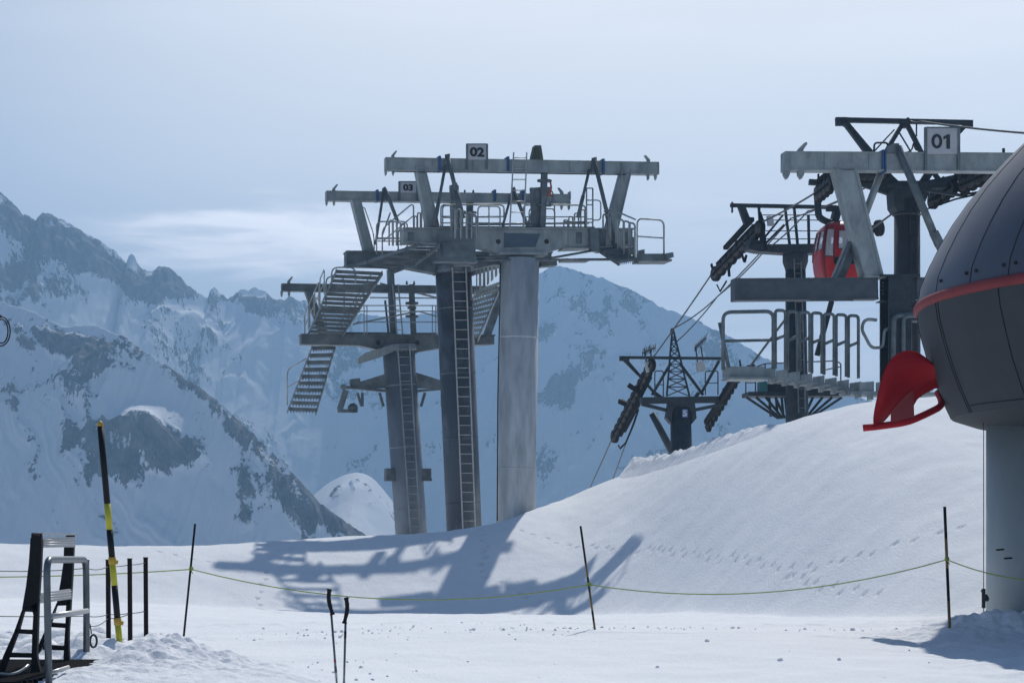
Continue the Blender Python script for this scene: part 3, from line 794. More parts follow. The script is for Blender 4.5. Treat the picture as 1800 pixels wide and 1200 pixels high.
for x in (722, 775, 1018, 1100):                              # bolted splice plates on the head and top beams
    mb = MB(); mb.prism(F.poly([(x - 5, 408), (x + 5, 408), (x + 5, 428), (x - 5, 428)], -.29), F.n * .03)
    for dx in (-3, 3):
        for dy in (411, 418, 425): c = F.q(x + dx, dy, -.30); mb.cyl(c, c - F.n * .04, .022, .022, 6)
    mb.build('splice_plate', M_GALVD, T2)
mb = MB(); mb.tube([F.q(880, 462, -.35), F.q(875, 700, -.35), F.q(874, 915, -.35)], .022); mb.build('conduit', M_DARK, T2)
mb = MB(); mb.tube([F.q(690, 302, -.2), F.q(760, 303, -.2), F.q(850, 303.5, -.2), F.q(960, 305, -.2), F.q(1100, 307, -.2)], .016); mb.build('cable_run', M_DARK, T2)
# ---- tower 03
F = Frame(797, 74.5, 14)
T3 = thing('lift_tower', 'lift tower 03 with the patchy column in painted shade and full-length pale ladder', 'lift tower', F.C + Vector((0, 0, .8)), GRP_T)
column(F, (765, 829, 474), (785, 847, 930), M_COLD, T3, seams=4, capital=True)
mb = MB(); ladder(mb, F.q(795, 470, -.86), F.q(814, 940, -.86), F.q(819, 470, -.86), F.q(836, 940, -.86), 28); mb.build('ladder', M_RUNG, T3)
mb = MB()
mb.prism(F.poly([(607, 445), (966, 447), (966, 466), (880, 470), (832, 484), (764, 482), (690, 468), (607, 466)]), F.n * .6)
mb.bar(F.q(606, 444), F.q(967, 446), .8, .05); mb.bar(F.q(606, 467), F.q(690, 469), .8, .05)
mb.build('head_beam', M_GALVD, T3)
mb = MB(); mb.ibeam(F.q(573, 345), F.q(1001, 351), .38, .36, t=.035, web=.8)
for x in (573.5, 1000.5): mb.bar(F.q(x, 337.5), F.q(x, 352.5), .03, .39, F.n)
mb.build('top_beam', M_GALV, T3)
for a, b, c, d in ((617, 633, 640, 657), (941, 957, 912, 930)):
    mb = MB(); y1 = 352 if a < 700 else 356; mb.prism(F.poly([(a, y1), (b, y1), (d, 444), (c, 444)]), F.n * .38)
    mb.prism(F.poly([(a - .5, y1), (a + 1.5, y1), (c + 1.5, 444), (c - .5, 444)]), F.n * .46); mb.build('strut', M_GALV, T3)
for a, b, r in (((674, 338), (660, 430), .05), ((677, 332), (700, 392), .07), ((900, 338), (883, 400), .05), ((903, 334), (929, 402), .07)):
    mb = MB(); mb.tube([F.q(*a, -.28), F.q(*b, -.3)], r, 8); mb.build('brace', M_GALVD, T3)
for x in (675, 902):
    mb = MB(); mb.prism(F.poly([(x - 4, 338), (x - 3, 331), (x + 2, 328), (x + 5, 334), (x + 5, 352), (x - 4, 352)], -.25), F.n * .06); mb.build('bracket', M_GALVD, T3)
for x in (662, 868, 918):
    mb = MB(); mb.bar(F.q(x, 335, 0), F.q(x, 355, 0), .08, .46, F.n); mb.build('strap', M_BLUE, T3)
hook(F, 587, 338, 352, T3, 1, 0); hook(F, 987, 344, 359, T3, -1, 0)
mb = MB(); mb.ibeam(F.q(826, 356), F.q(824, 444), .22, .22, up=F.n); mb.lathe(F.q(825, 374), (0, 0, 1), [(.02, -.05), (.28, -.03), (.28, .03), (.02, .06)], 20)
mb.bar(F.q(798, 326, -.1), F.q(800, 402, .1), .3, .3, F.n); mb.prism(F.poly([(792, 326), (802, 322), (806, 340), (794, 340)]), F.n * .3)
for x in (817, 832): mb.cyl(F.q(x, 341, -.1), F.q(x, 334, -.1), .05, .03, 8)
mb.build('mast', M_GALVD, T3)
for a, b, y0, y1 in ((700, 770, 444, 402), (835, 905, 446, 400)):
    mb = MB(); hoop(mb, F.q(a, y0, .6), F.q(b, y0, .6), (y0 - y1) * F.m(), .028); mb.build('handrail', M_GALV, T3)
for x in (628, 617):
    pass
mb = MB(); mb.tube(fillet([F.q(637, 364, -.2), F.q(641, 366, -.2), F.q(657, 412, -.3), F.q(658, 440, -.3)], .2), .022, 5); mb.build('grab_rail', M_GALV, T3)
number_sign(F, 702, 733, 320, 339, 353, '03', -.22, 'grey number sign reading 03 on the lower beam between two inclined struts')

# ---- tower 04
F = Frame(703, 79, 14)
T4 = thing('lift_tower', 'farthest tower of the row, mid grey leaning column with low side arms and clamps', 'lift tower', F.C + Vector((0, 0, .5)), GRP_T)
column(F, (672, 729, 612), (695, 751, 937), M_COLM, T4, seams=3, capital=True)
mb = MB(); ladder(mb, F.q(699, 606, -.78), F.q(722, 945, -.78), F.q(720, 606, -.78), F.q(739, 945, -.78), 24); mb.build('ladder', M_GALV, T4)
mb = MB()
mb.prism(F.poly([(528, 590), (866, 592), (866, 606), (800, 608), (730, 620), (672, 618), (630, 608), (528, 606)]), F.n * .6)
mb.bar(F.q(527, 589), F.q(867, 590.5), .8, .05)
mb.bar(F.q(565, 588), F.q(690, 588.5, -.3), .06, .2); mb.bar(F.q(725, 589, -.3), F.q(768, 589, -.3), .06, .2)
mb.build('head_beam', M_GALVD, T4)
for x in (665, 734):
    mb = MB(); c = F.q(x, 602, -.32); mb.cyl(c, c + F.n * .03, .09, .09, 14); mb.build('opening', M_INK, T4)
mb = MB(); mb.prism(F.poly([(629, 630), (642, 620), (690, 606), (690, 618), (668, 628), (630, 640)], -.5), F.n * .3); mb.build('outrigger', M_GALV, T4)
mb = MB(); mb.ibeam(F.q(495, 505.5), F.q(908, 511), .36, .30, t=.03, web=.8); mb.bar(F.q(495.4, 499), F.q(495.4, 512), .03, .38, F.n); mb.build('top_beam', M_GALVD, T4)
for a, b, c, d in ((535, 548, 562, 576), (878, 890, 850, 862)):
    mb = MB(); mb.prism(F.poly([(a, 511), (b, 511), (d, 589), (c, 589)]), F.n * .36); mb.build('strut', M_GALVD, T4)
hook(F, 508, 500, 512, T4, 1, 0)
mb = MB(); mb.tube(fillet([F.q(553, 523, -.2), F.q(558, 524, -.2), F.q(573, 562, -.3), F.q(574, 585, -.3)], .2), .022, 5); mb.build('grab_rail', M_GALV, T4)
for k, (a, b, ya, yb, w) in enumerate(((681, 691, 474, 588, .34), (672, 676, 528, 588, .1))):
    mb = MB(); mb.bar(F.q(a + 5, ya), F.q(a + 11, yb), w * .7, w, F.n); mb.build('post', M_GALVD, T4)
mb = MB(); mb.ibeam(F.q(723, 500), F.q(727, 588), .2, .2, up=F.n)
for y, r in ((533, .26), (541, .18), (556, .26)): mb.lathe(F.q(724, y), (0, 0, 1), [(.02, -.06), (r, -.04), (r, .04), (.02, .07)], 16)
for x in (715, 728): mb.cyl(F.q(x, 500, -.1), F.q(x, 494, -.1), .05, .03, 8)
mb.build('mast', M_GALVD, T4)
mb = MB(); ladder(mb, F.q(700, 500, -.2), F.q(708, 588, -.3), F.q(690, 500, -.2), F.q(698, 588, -.3), 5); mb.build('ladder', M_GALV, T4)
mb = MB()
for x in (640, 645, 760, 766): mb.tube([F.q(x, 588, -.4), F.q(x, 536, -.4)], .022)
for y in (537, 547, 566): mb.tube([F.q(626, y, -.4), F.q(770, y, -.4)], .024)
mb.tube([F.q(650, 523, .3), F.q(768, 524, .3)], .03); mb.tube([F.q(668, 498, .2), F.q(770, 524, .2)], .04); mb.tube([F.q(620, 570, -.2), F.q(735, 547, -.2)], .035); mb.tube([F.q(735, 547, -.2), F.q(768, 556, -.2)], .03)
mb.build('handrail', M_GALV, T4)
for s in (-1, 1):                                             # low arms with hanging brackets
    X = (lambda x: x) if s < 0 else (lambda x: 1414 - x)
    mb = MB()
    mb.prism(F.poly([(X(690), 653), (X(690), 682), (X(618), 682), (X(616), 676)], -.1), F.n * .30)
    mb.bar(F.q(X(605), 680, -.1), F.q(X(690), 688, -.1), .3, .10); mb.bar(F.q(X(616), 672, -.1), F.q(X(632), 670, -.1), .4, .24); mb.cyl(F.q(X(604), 680, -.45), F.q(X(604), 680, .25), .12, .12, 12)
    mb.build('side_arm', M_GALVD, T4)
    mb = MB()
    mb.bar(F.q(X(608), 686, -.1), F.q(X(597), 720, -.1), .22, .18, F.n); mb.bar(F.q(X(594), 722, -.1), F.q(X(628), 722, -.1), .2, .13)
    br = mb.build('hanging_bracket', M_GALVD, T4); mb = MB()
    mb.bar(F.q(X(628), 690, -.1), F.q(X(636), 714, -.1), .1, .09, F.n); mb.bar(F.q(X(637), 690, -.1), F.q(X(637), 714, -.1), .1, .07, F.n);
    mb.build('strap_loop', M_GALVD, T4)
    mb = MB(); mb.bar(F.q(X(667), 690, -.1), F.q(X(674), 714, -.1), .1, .1, F.n); mb.build('arm_prop', M_GALVD, T4)
    mb = MB(); c = F.q(X(620), 717, -.1); mb.lathe(c - F.n * .1, F.n, [(.02, 0), (.19, 0), (.16, .06), (.16, .14), (.19, .2), (.02, .2)], 20); mb.build('sheave', M_GALVD, br)
    mb = MB(); mb.bar(F.q(X(677) if s < 0 else 738, 833, -.1), F.q(X(702) if s < 0 else 756, 833, -.1), .5, .45); mb.bar(F.q(X(678) if s < 0 else 740, 843, -.1), F.q(X(690) if s < 0 else 757, 843, -.1), .55, .10)
    mb.build('clamp', M_GALVD, T4)
# left catwalk of the far tower: two long flights seen from below, with rails
mb = MB()
flight(mb, P(592, 472, 71), P(536, 598, 79), P(672, 476, 71), P(592, 600, 79), 17, .34, .13, False)
mb.bar(P(565, 546, 75.5), P(632, 546, 75.5), .5, .1)
flight(mb, P(550, 604, 79.2), P(505, 722, 86), P(590, 602, 79.2), P(555, 724, 86), 10, .42, .16)
mb.build('catwalk', M_GALVD, T4)
for a, b, h in (((583, 498, 72), (625, 498, 72), 28), ((573, 540, 74.5), (605, 540, 74.5), 54), ((505, 712, 85.5), (543, 690, 84.5), 62)):
    mb = MB(); hoop(mb, P(*a), P(*b), h * a[2] / F_PX, .03, rad=.25); mb.build('handrail', M_GALV, T4)
for k in range(2, 6):
    t0, t1 = k / 6, (k + .8) / 6; a, b = P(590, 474, 71).lerp(P(534, 598, 79), t0), P(590, 474, 71).lerp(P(534, 598, 79), t1)
    mb = MB(); hoop(mb, a, b, .95, .024, rad=.12); mb.build('handrail', M_GALV, T4)
mb = MB(); mb.tube([P(652, 483, 73), P(592, 576, 79)], .024); mb.tube([P(652, 494, 73), P(592, 588, 79)], .02)
for k in range(2, 6):
    t = (k + .3) / 6; mb.tube([P(672, 476, 71).lerp(P(592, 600, 79), t), P(672, 452, 71).lerp(P(592, 576, 79), t)], .024)
mb.build('handrail', M_GALV, T4)
mb = MB()                                                     # right catwalk of the far tower
flight(mb, P(835, 508, 73), P(815, 600, 80), P(884, 490, 73), P(836, 602, 80), 11, .3, .12)
for i in range(6):
    hoop(mb, P(838 + i * 7, 520 - i * 7, 74 - i * .3), P(843 + i * 7, 515 - i * 7, 73.8 - i * .3), 46 * 78 / F_PX, .03, mid=False, rad=.08)
mb.build('catwalk', M_GALV, T4)
# ================================================================ tower 01 by the station
F = Frame(1575, 69, 9); MB.k = 1.3
T1 = thing('lift_tower', 'large lift tower 01 beside the dark station, wide top beam on an inclined box strut', 'lift tower', F.C + Vector((0, 0, 4.4)), GRP_T)
mb = MB(); mb.ibeam(F.q(1377, 285), F.q(1930, 288), .42, .50, t=.035, web=.85)
mb.bar(F.q(1379.5, 268.5), F.q(1379.5, 302), .10, .44, F.n)
for x in (1446, 1524, 1577): mb.bar(F.q(x, 271), F.q(x, 300), .03, .41, F.n)
mb.build('top_beam', M_GALV, T1)
mb = MB(); mb.prism(F.poly([(1472, 300), (1500, 300), (1548, 489), (1520, 489)]), F.n * .42)
mb.prism(F.poly([(1463, 300), (1473, 300), (1525, 489), (1515, 489)], .02), F.n * .5); mb.prism(F.poly([(1497, 300), (1502, 300), (1549, 489), (1544, 489)], .02), F.n * .5)
mb.bar(F.q(1512, 488), F.q(1552, 488), .55, .05)
for x in (1521, 1532, 1546): mb.cyl(F.q(x, 487, -.2), F.q(x, 481, -.2), .03, .03, 6)
mb.build('strut', M_GALV, T1)
for x in (1382, 1407):
    mb = MB(); mb.prism(F.poly([(x - 5.5, 301), (x + 5.5, 301), (x + 5, 308), (x + 1, 315), (x - 1, 315), (x - 5, 308)], -.04), F.n * .16); mb.build('lug', M_GALV, T1)
mb = MB(); mb.prism(F.poly([(1400, 268), (1411, 268), (1411, 264), (1418, 254), (1417, 251), (1414, 251), (1403, 262)], -.02), F.n * .14); mb.build('hook', M_GALV, T1)
mb = MB(); mb.prism(F.poly([(1557, 270), (1559, 258), (1568, 253), (1578, 253), (1581, 262), (1577, 270)], -.24), F.n * .18); mb.build('bracket', M_GALVD, T1)
mb = MB(); mb.tube([F.q(1578, 258, -.3), F.q(1650, 432, -.5)], .105, 10); mb.bar(F.q(1641, 408, -.42), F.q(1656, 438, -.42), .14, .34, F.n); mb.build('brace', M_GALVD, T1)
mb = MB(); mb.tube([F.q(1549, 302, .3), F.q(1519, 382, .3)], .10, 8); mb.build('brace', M_GALV, T1); mb = MB(); mb.tube([F.q(1508, 325, .2), F.q(1530, 402, .1)], .05, 6); mb.build('brace', M_GALV, T1)
mb = MB(); mb.bar(F.q(1505, 410, .5), F.q(1472, 490, .4), .3, .26, F.n); mb.bar(F.q(1500, 410, .35), F.q(1467, 490, .25), .06, .34, F.n); mb.build('brace', M_GALVD, T1)
mb = MB(); mb.tube(fillet([F.q(1532, 414, -.2), F.q(1540, 440, -.2), F.q(1533, 446, -.2), F.q(1526, 447, -.2)], .12), .03); mb.build('grab_rail', M_GALV, T1)
mb = MB(); mb.tube(fillet([F.q(1536, 270, -.1), F.q(1537, 251, -.1), F.q(1560, 251, -.1), F.q(1562, 262, -.1)], .12), .028); mb.build('grab_rail', M_DARK, T1)
for x, y in ((1549, 284),):
    mb = MB(); mb.bar(F.q(x - 2, y - 18, 0), F.q(x - 2, y + 16, 0), .035, .54, F.n); mb.bar(F.q(x + 2, y - 18, 0), F.q(x + 2, y + 22, 0), .035, .54, F.n); mb.build('strap', M_BLUE, T1)
mb = MB(); mb.ibeam(F.q(1290, 510), F.q(1540, 508), .42, .58, t=.04, web=.8); mb.ibeam(F.q(1608, 508), F.q(1760, 508), .42, .58, t=.04, web=.8)
mb.bar(F.q(1292.5, 490.5), F.q(1292.5, 529.5), .14, .44, F.n)
mb.prism(F.poly([(1423, 529), (1427, 518), (1432, 515), (1493, 515), (1498, 518), (1500, 529)], -.18), F.n * .05)
for y in (497, 503, 510, 516): mb.cyl(F.q(1552, y, -.24), F.q(1552, y, -.30), .03, .03, 6)
mb.cyl(F.q(1509, 512, -.16), F.q(1509, 512, -.19), .05, .05, 10)
mb.build('lower_beam', M_BEAM, T1)
mb = MB(); mb.ibeam(F.q(1574, 486), F.q(1574, 760), .62, .74, up=F.n, t=.07, web=.16)
mb.bar(F.q(1540, 487, .0), F.q(1608, 487, 0), .8, .05)
for y in (530, 610): mb.bar(F.q(1545, y, .05), F.q(1603, y, .05), .5, .03)
mb.build('post', M_DARK, T1)
mb = MB(); mb.bar(F.q(1436, 625, .5), F.q(1462, 529, .2), .12, .12, F.n); mb.build('brace', M_DARK, T1)
# low catwalk with toe boards stepping, and its rails
mb = MB(); Q = F.q
mb.bar(Q(1270, 654, -.6), Q(1343, 654, -.6), .05, .30); mb.bar(Q(1276, 666, -.3), Q(1345, 667, -.3), .9, .06)
for i in range(9):
    x = 1343 + i * 21.5; y = 652 + i * 3.6
    mb.prism(F.poly([(x, y - 4), (x + 20, y - 7), (x + 20, y + 9), (x, y + 14)], -.55 + i * .04), F.n * .04)
    mb.bar(Q(x + 3, y + 13, .1), Q(x + 22, y + 12, .1), .95, .05); mb.bar(Q(x + 12, y + 18, -.3), Q(x + 17, y + 18, -.3), .3, .12)
mb.bar(Q(1350, 668, .5), Q(1535, 690, .5), .06, .12)
mb.bar(Q(1485, 692, 0), Q(1640, 694, 0), 1.0, .09)
for a in range(1490, 1640, 10): mb.bar(Q(a, 690.5, -.55), Q(a + 5, 690.5, -.55), .04, .12)
for a, b in ((1510, 1536), (1540, 1560), (1562, 1604), (1606, 1640)): mb.prism(F.poly([(a, 672), (b, 670), (b, 687), (a, 687)], -.5), F.n * .04)
mb.build('catwalk', M_GALV, T1)
mb = MB(); hoop(mb, Q(1271, 650, -.6), Q(1359.5, 648, -.6), 99 * 69 / F_PX, .052, rad=.28); mb.tube([Q(1265, 567, -.5), Q(1281, 646, -.6)], .055); mb.build('handrail', M_GALVD, T1)
for i in range(7):
    x = 1363 + i * 21.4; yb = 648 + i * 2.6; yt = 546 + i * 1.5
    mb = MB(); a, b = Q(x, yb, -.55 - i * .02), Q(x + 17.5, yb + 1, -.62 - i * .02); h = (yb - yt) * 68.5 / F_PX
    mb.tube(fillet([a, a + Vector((0, 0, h)), b + Vector((0, 0, h)), b], .12), .042, 8)
    mb.tube([a.lerp(b, 0) + Vector((0, 0, h * .50)), b + Vector((0, 0, h * .58))], .045)
    mb.build('rail_hoop', M_GALVD, T1)
mb = MB()
for i in range(7): mb.box(Q(1371 + i * 21.4, 546.5 + i * 1.5, -.6), .12, .08, .05)
mb.build('rail_clip', M_GALVD, T1)
mb = MB()
mb.tube(fillet([Q(1541, 562, -.3), Q(1520, 561, -.3), Q(1514, 578, -.3), Q(1529, 607, -.3), Q(1535, 611, -.3), Q(1552, 610, -.3), Q(1555, 580, -.3), Q(1564, 577, -.3)], .16), .045, 8)
mb.build('handrail', M_GALV, T1)
mb = MB(); mb.tube(fillet([Q(1570, 660, -.5), Q(1571, 555, -.5), Q(1606, 553, -.5)], .2), .075, 8); mb.tube(fillet([Q(1588, 660, -.55), Q(1588, 555, -.55), Q(1612, 555, -.55)], .2), .06, 8)
mb.tube([Q(1600, 550, -.3), Q(1600, 660, -.3)], .05); mb.tube([Q(1594, 564, -.4), Q(1615, 564, -.4)], .05); mb.build('handrail', M_GALVD, T1)
number_sign(F, 1627, 1685, 225, 271, 300, '01', -.28, 'large grey number sign reading 01 on the beam beside the dome')
mb = MB(); mb.box(Q(1764, 267, 0), .08, .08, .18); mb.tube([Q(1690, 272, -.1), Q(1720, 270, -.1), Q(1764, 271, -.1), Q(1800, 270, -.1)], .02); mb.build('wiring', M_DARK, T1)

MB.k = 1.0
# ================================================================ the older dark gondola line
M_IRON = material('black_iron', (.014, .016, .018), (.022, .020, .020), rough=.85, scale=5, spec=.1)
def sheave_train(parent, p_lo, p_hi, n, rad, axis_dir, side=1, wheel_drop=.30, frame_h=.34):
    """two side plates carrying a row of grooved wheels along a rope"""
    lo, hi = Vector(p_lo), Vector(p_hi); d = (hi - lo).normalized(); ax = Vector((d.y, -d.x, 0)).normalized()
    if ax.x < 0: ax = -ax
    up = ax.cross(d); up = up if up.z > 0 else -up
    mb = MB()
    for k in range(n // 2):
        a, b = lo.lerp(hi, (2 * k + .15) / n), lo.lerp(hi, (2 * k + 1.85) / n)
        mb.bar(a + ax * .13, b + ax * .13, .04, .14, up); mb.bar(a - ax * .13, b - ax * .13, .03, .08, up)
    a, b = lo + up * frame_h, hi + up * frame_h
    mb.bar(a.lerp(b, .12), b.lerp(a, .12), .12, .16, up)
    for t in (.15, .38, .62, .85): mb.bar(lo.lerp(hi, t), a.lerp(b, t), .12, .16, d)
    for t in (0, .5, 1): mb.bar(lo.lerp(hi, t) + ax * .1 * side, lo.lerp(hi, t) + ax * .1 * side + up * (frame_h + .35), .05, .12, d)
    fr = mb.build('sheave_train', M_IRON, parent)
    for i in range(n):
        c = lo.lerp(hi, (i + .5) / n); w = MB()
        w.lathe(c - ax * .08, ax, [(.02, 0), (rad * .55, 0), (rad, .01), (rad, .05), (rad * .86, .08), (rad, .11), (rad, .15), (rad * .55, .16), (.02, .16)], 18)
        w.mat(1).lathe(c - ax * .10, ax, [(.01, 0), (rad * .74, 0), (rad * .74, .2), (.01, .2)], 12)
        w.build('sheave', [M_RUBBER, M_RIM], fr)
    return fr

GRP_O = 'dark towers of the older gondola line'
FB = Frame(1594, 73, 8)
TB = thing('dark_lift_tower', 'dark brown lift tower behind sign 01 with a braced V frame on top', 'lift tower', FB.C + Vector((0, 0, 3)), GRP_O)
M_BROWN = material('brown_column', (.05, .048, .05), (.035, .034, .037), rough=.6, scale=1.5)
q = FB.q
mb = MB(); mb.cyl(q(1594.5, 950), q(1594.5, 352), .50, .47, 28); mb.lathe(q(1594, 378), (0, 0, 1), [(.48, -.05), (.54, 0), (.48, .05)], 28); mb.build('column', M_BROWN, TB)
mb = MB(); ladder(mb, q(1600, 352, -.52), q(1600, 700, -.55), q(1612, 352, -.5), q(1612, 700, -.53), 14); mb.build('ladder', M_DARK, TB)
mb = MB(); mb.prism(FB.poly([(1562, 322), (1640, 322), (1628, 340), (1618, 362), (1612, 375), (1572, 375), (1566, 366), (1564, 340)]), FB.n * .8)
mb.bar(q(1545, 326), q(1660, 326), .5, .26); mb.bar(q(1500, 318), q(1560, 338), .2, .2); mb.bar(q(1546, 300), q(1600, 345), .2, .22, FB.n); mb.bar(q(1636, 302), q(1610, 345), .2, .22, FB.n); mb.bar(q(1600, 330), q(1745, 300), .3, .24)
mb.bar(q(1640, 330), q(1700, 300), .16, .16); mb.bar(q(1560, 325, -.6), q(1700, 345, -.6), .1, .1)
mb.build('head_frame', M_DARK, TB)
mb = MB()
mb.bar(q(1469, 211), q(1709, 216), .20, .17); mb.bar(q(1469, 214), q(1488, 214), .18, .30); mb.bar(q(1692, 218), q(1709, 218), .18, .26)
for a, b in (((1487, 220), (1528, 275)), ((1489, 218), (1537, 275)), ((1584, 222), (1560, 262)), ((1596, 222), (1628, 285)), ((1694, 224), (1650, 270)), ((1528, 275), (1590, 335)), ((1560, 262), (1530, 320)), ((1628, 285), (1660, 330)), ((1650, 270), (1610, 335))):
    mb.bar(q(*a), q(*b), .14, .18, FB.n)
mb.prism(FB.poly([(1582, 212), (1599, 212), (1597, 225), (1584, 225)]), FB.n * .3); mb.cyl(q(1596, 212), q(1596, 207), .08, .05, 8)
mb.prism(FB.poly([(1488, 212), (1490, 216), (1487, 224), (1478, 219), (1478, 212)]), FB.n * .2)
mb.build('service_frame', M_DARK, TB)
mb = MB(); mb.tube([q(1572, 228), q(1535, 268)], .03); mb.tube([q(1580, 232), q(1604, 272)], .03); mb.tube([q(1611, 216), q(1611, 240)], .03); mb.tube(fillet([q(1594, 268), q(1603, 264), q(1606, 250), q(1609, 264), q(1622, 265)], .1), .03); mb.build('guy_rod', M_WIRE, TB)
ax = FB.u
sheave_train(TB, P(1436, 344, 75.5), P(1462, 322, 74), 4, .36, ax * .9 + Vector((0, .3, 0)), frame_h=.5)
sheave_train(TB, P(1500, 306, 72), P(1556, 306, 71), 6, .34, ax * .75 + Vector((0, .5, 0)))
sheave_train(TB, P(1636, 355, 74.5), P(1678, 328, 73), 4, .34, ax * .8 + Vector((0, .4, 0)))
sheave_train(TB, P(1690, 328, 72.5), P(1742, 304, 71), 4, .34, ax * .8 + Vector((0, .4, 0)))
mb = MB(); mb.bar(P(1640, 350, 74), P(1745, 312, 72), .10, .12); mb.tube([P(1616, 372, 74), P(1680, 350, 73), P(1725, 340, 72)], .035); mb.tube([P(1690, 310, 72.5), P(1690, 342, 72.5), P(1725, 338, 72)], .05); mb.build('rope_catcher', M_IRON, TB)

FC = Frame(1402, 84, 10)
TC = thing('dark_lift_tower', 'dark lift tower with railed platform and long steep sheave train, left of the red cabin', 'lift tower', FC.C + Vector((0, 0, 2)), GRP_O)
q = FC.q
mb = MB(); mb.cyl(q(1404, 1000), q(1398, 446), .54, .42, 26); mb.lathe(q(1398, 446), (0, 0, 1), [(.42, -.7), (.54, -.35), (.54, -.1), (.5, 0)], 26); mb.build('column', M_DARK, TC)
mb = MB(); ladder(mb, q(1396, 455, -.5), q(1404, 725, -.6), q(1408, 455, -.5), q(1416, 725, -.6), 16); mb.build('ladder', M_GALVD, TC)
mb = MB(); mb.bar(q(1284, 361), q(1492, 365), .18, .15); mb.bar(q(1287, 355), q(1287, 374), .06, .10, FC.n); mb.build('service_frame', M_DARK, TC)
for a, b, c, d in ((1297, 1309, 1319, 1308), (1466, 1475, 1466, 1458)):
    mb = MB(); mb.prism(FC.poly([(a, 363), (b, 363), (c + 2, 395), (d, 395)]), FC.n * .25); mb.build('strut', M_DARK, TC)
mb = MB(); mb.prism(FC.poly([(1312, 432), (1480, 430), (1480, 446), (1415, 447), (1380, 447), (1330, 444), (1312, 440)]), FC.n * .8); mb.prism(FC.poly([(1318, 420), (1332, 424), (1336, 436), (1312, 438)]), FC.n * .5); mb.build('platform', M_DARK, TC)
mb = MB()
for x0, x1 in ((1334, 1338), (1380, 1388), (1396, 1402), (1421, 1422)): mb.bar(q(x0, 365 if x0 != 1421 else 378), q(x1, 430), .10, .10, FC.n)
for y in (378, 387, 406, 420): mb.tube([q(1336, y, -.3), q(1440, y, -.3)], .022)
mb.tube([q(1376, 378), q(1338, 425)], .05); mb.tube([q(1378, 395), q(1346, 428)], .05); mb.build('handrail', M_DARK, TC)
mb = MB(); c = FC.poly([(1348, 380), (1358, 380), (1360, 397), (1350, 397)], -.4); mb.prism(c, FC.n * .15); mb.build('junction_box', M_SIGN, TC)
sheave_train(TC, P(1254, 486, 86.3), P(1340, 396, 83.3), 9, .33, FC.u, frame_h=.30)
mb = MB(); mb.bar(P(1275, 436, 86), P(1322, 385, 83), .2, .16); mb.tube([P(1280, 460, 86.5), P(1282, 486, 86.5)], .07); mb.tube([P(1260, 500, 87.6), P(1266, 512, 87.6), P(1277, 494, 87)], .04); mb.tube(fillet([P(1302, 440, 85), P(1309, 462, 85), P(1312, 448, 85)], .1), .06); mb.bar(P(1340, 400, 82.5), P(1346, 440, 82.5), .12, .16)
mb.build('rope_catcher', M_IRON, TC)
mb = MB(); c = P(1534, 402, 82); a2 = Vector((.75, -.65, 0))
fr = None
mb.bar(c - Vector((1.0, 0, .2)), c + Vector((.1, 0, 0)), .2, .3); mb.build('sheave_arm', M_DARK, TC)
for px_, py_ in ((1524, 412), (1545, 401)):
    w = MB(); c = P(px_, py_, 82); w.lathe(c - a2 * .09, a2, [(.02, 0), (.2, 0), (.34, .01), (.34, .06), (.29, .09), (.34, .12), (.34, .17), (.2, .18), (.02, .18)], 18); w.build('sheave', M_RUBBER, TC)

F5 = Frame(1196, 95, 8)
T5 = thing('dark_lift_tower', 'dark lift tower with lattice mast and blue plate 5, half sunk behind the snow crest', 'lift tower', F5.C + Vector((0, 0, 1)), GRP_O)
q = F5.q
mb = MB(); mb.cyl(q(1203, 1000), q(1196, 718), .56, .50, 26); mb.build('column', M_DARK, T5)
mb = MB(); mb.bar(q(1126, 704), q(1276, 702), .55, .30); mb.prism(F5.poly([(1176, 698), (1218, 698), (1222, 735), (1214, 745), (1212, 722), (1180, 722), (1178, 745), (1170, 735)]), F5.n * .6)
mb.bar(q(1128, 710), q(1184, 724), .25, .16); mb.bar(q(1212, 722), q(1272, 710), .25, .16); mb.bar(q(1150, 690), q(1180, 712), .16, .2, F5.n); mb.bar(q(1228, 690), q(1212, 712), .16, .2, F5.n)
mb.build('head_beam', M_DARK, T5)
mb = MB(); mb.bar(q(1089, 628), q(1269, 630), .16, .13); mb.bar(q(1089, 631), q(1106, 631), .16, .18)
for a, b in (((1096, 632), (1122, 658)), ((1100, 632), (1150, 690)), ((1264, 634), (1232, 692)), ((1178, 640), (1146, 694)), ((1196, 640), (1236, 694))): mb.bar(q(*a), q(*b), .12, .14, F5.n)
mb.build('service_frame', M_DARK, T5)
mb = MB()                                                     # lattice mast
def leg(t, s, v): return q(1172 + t * 9.5 if s < 0 else 1212 - t * 28.5 + (t > .55) * 0, 696 - t * 116, v * (1 - t))
for s in (-1, 1):
    for v in (-.5, .5): mb.bar(leg(0, s, v), leg(1, s, v), .08, .08, F5.n)
for k in range(9):
    t0, t1 = (k / 9) ** .9, ((k + 1) / 9) ** .9
    for v in (-.5, .5):
        mb.tube([leg(t0, -1, v), leg(t1, 1, v)], .028, 5); mb.tube([leg(t0, 1, v), leg(t1, -1, v)], .028, 5); mb.tube([leg(t1, -1, v), leg(t1, 1, v)], .028, 5)
    for s in (-1, 1): mb.tube([leg(t0, s, -.5), leg(t1, s, .5)], .028, 5)
mb.cyl(q(1182, 584), q(1182, 577), .12, .08, 10)
mb.build('lattice_mast', M_DARK, T5)
mb = MB(); mb.prism(F5.poly([(1199, 719), (1209, 719), (1209, 733), (1199, 733)], -.53), F5.n * .02); nm = mb.build('number_plate', material('plate_blue', (.10, .16, .34), (.09, .14, .30), rough=.5), T5)
text_mesh('numeral', '5', .38, .012, face_matrix(q(1204, 726.5, -.545), F5.u, F5.n), material('plate_white', (.62, .63, .66), rough=.6), nm, 1.1)
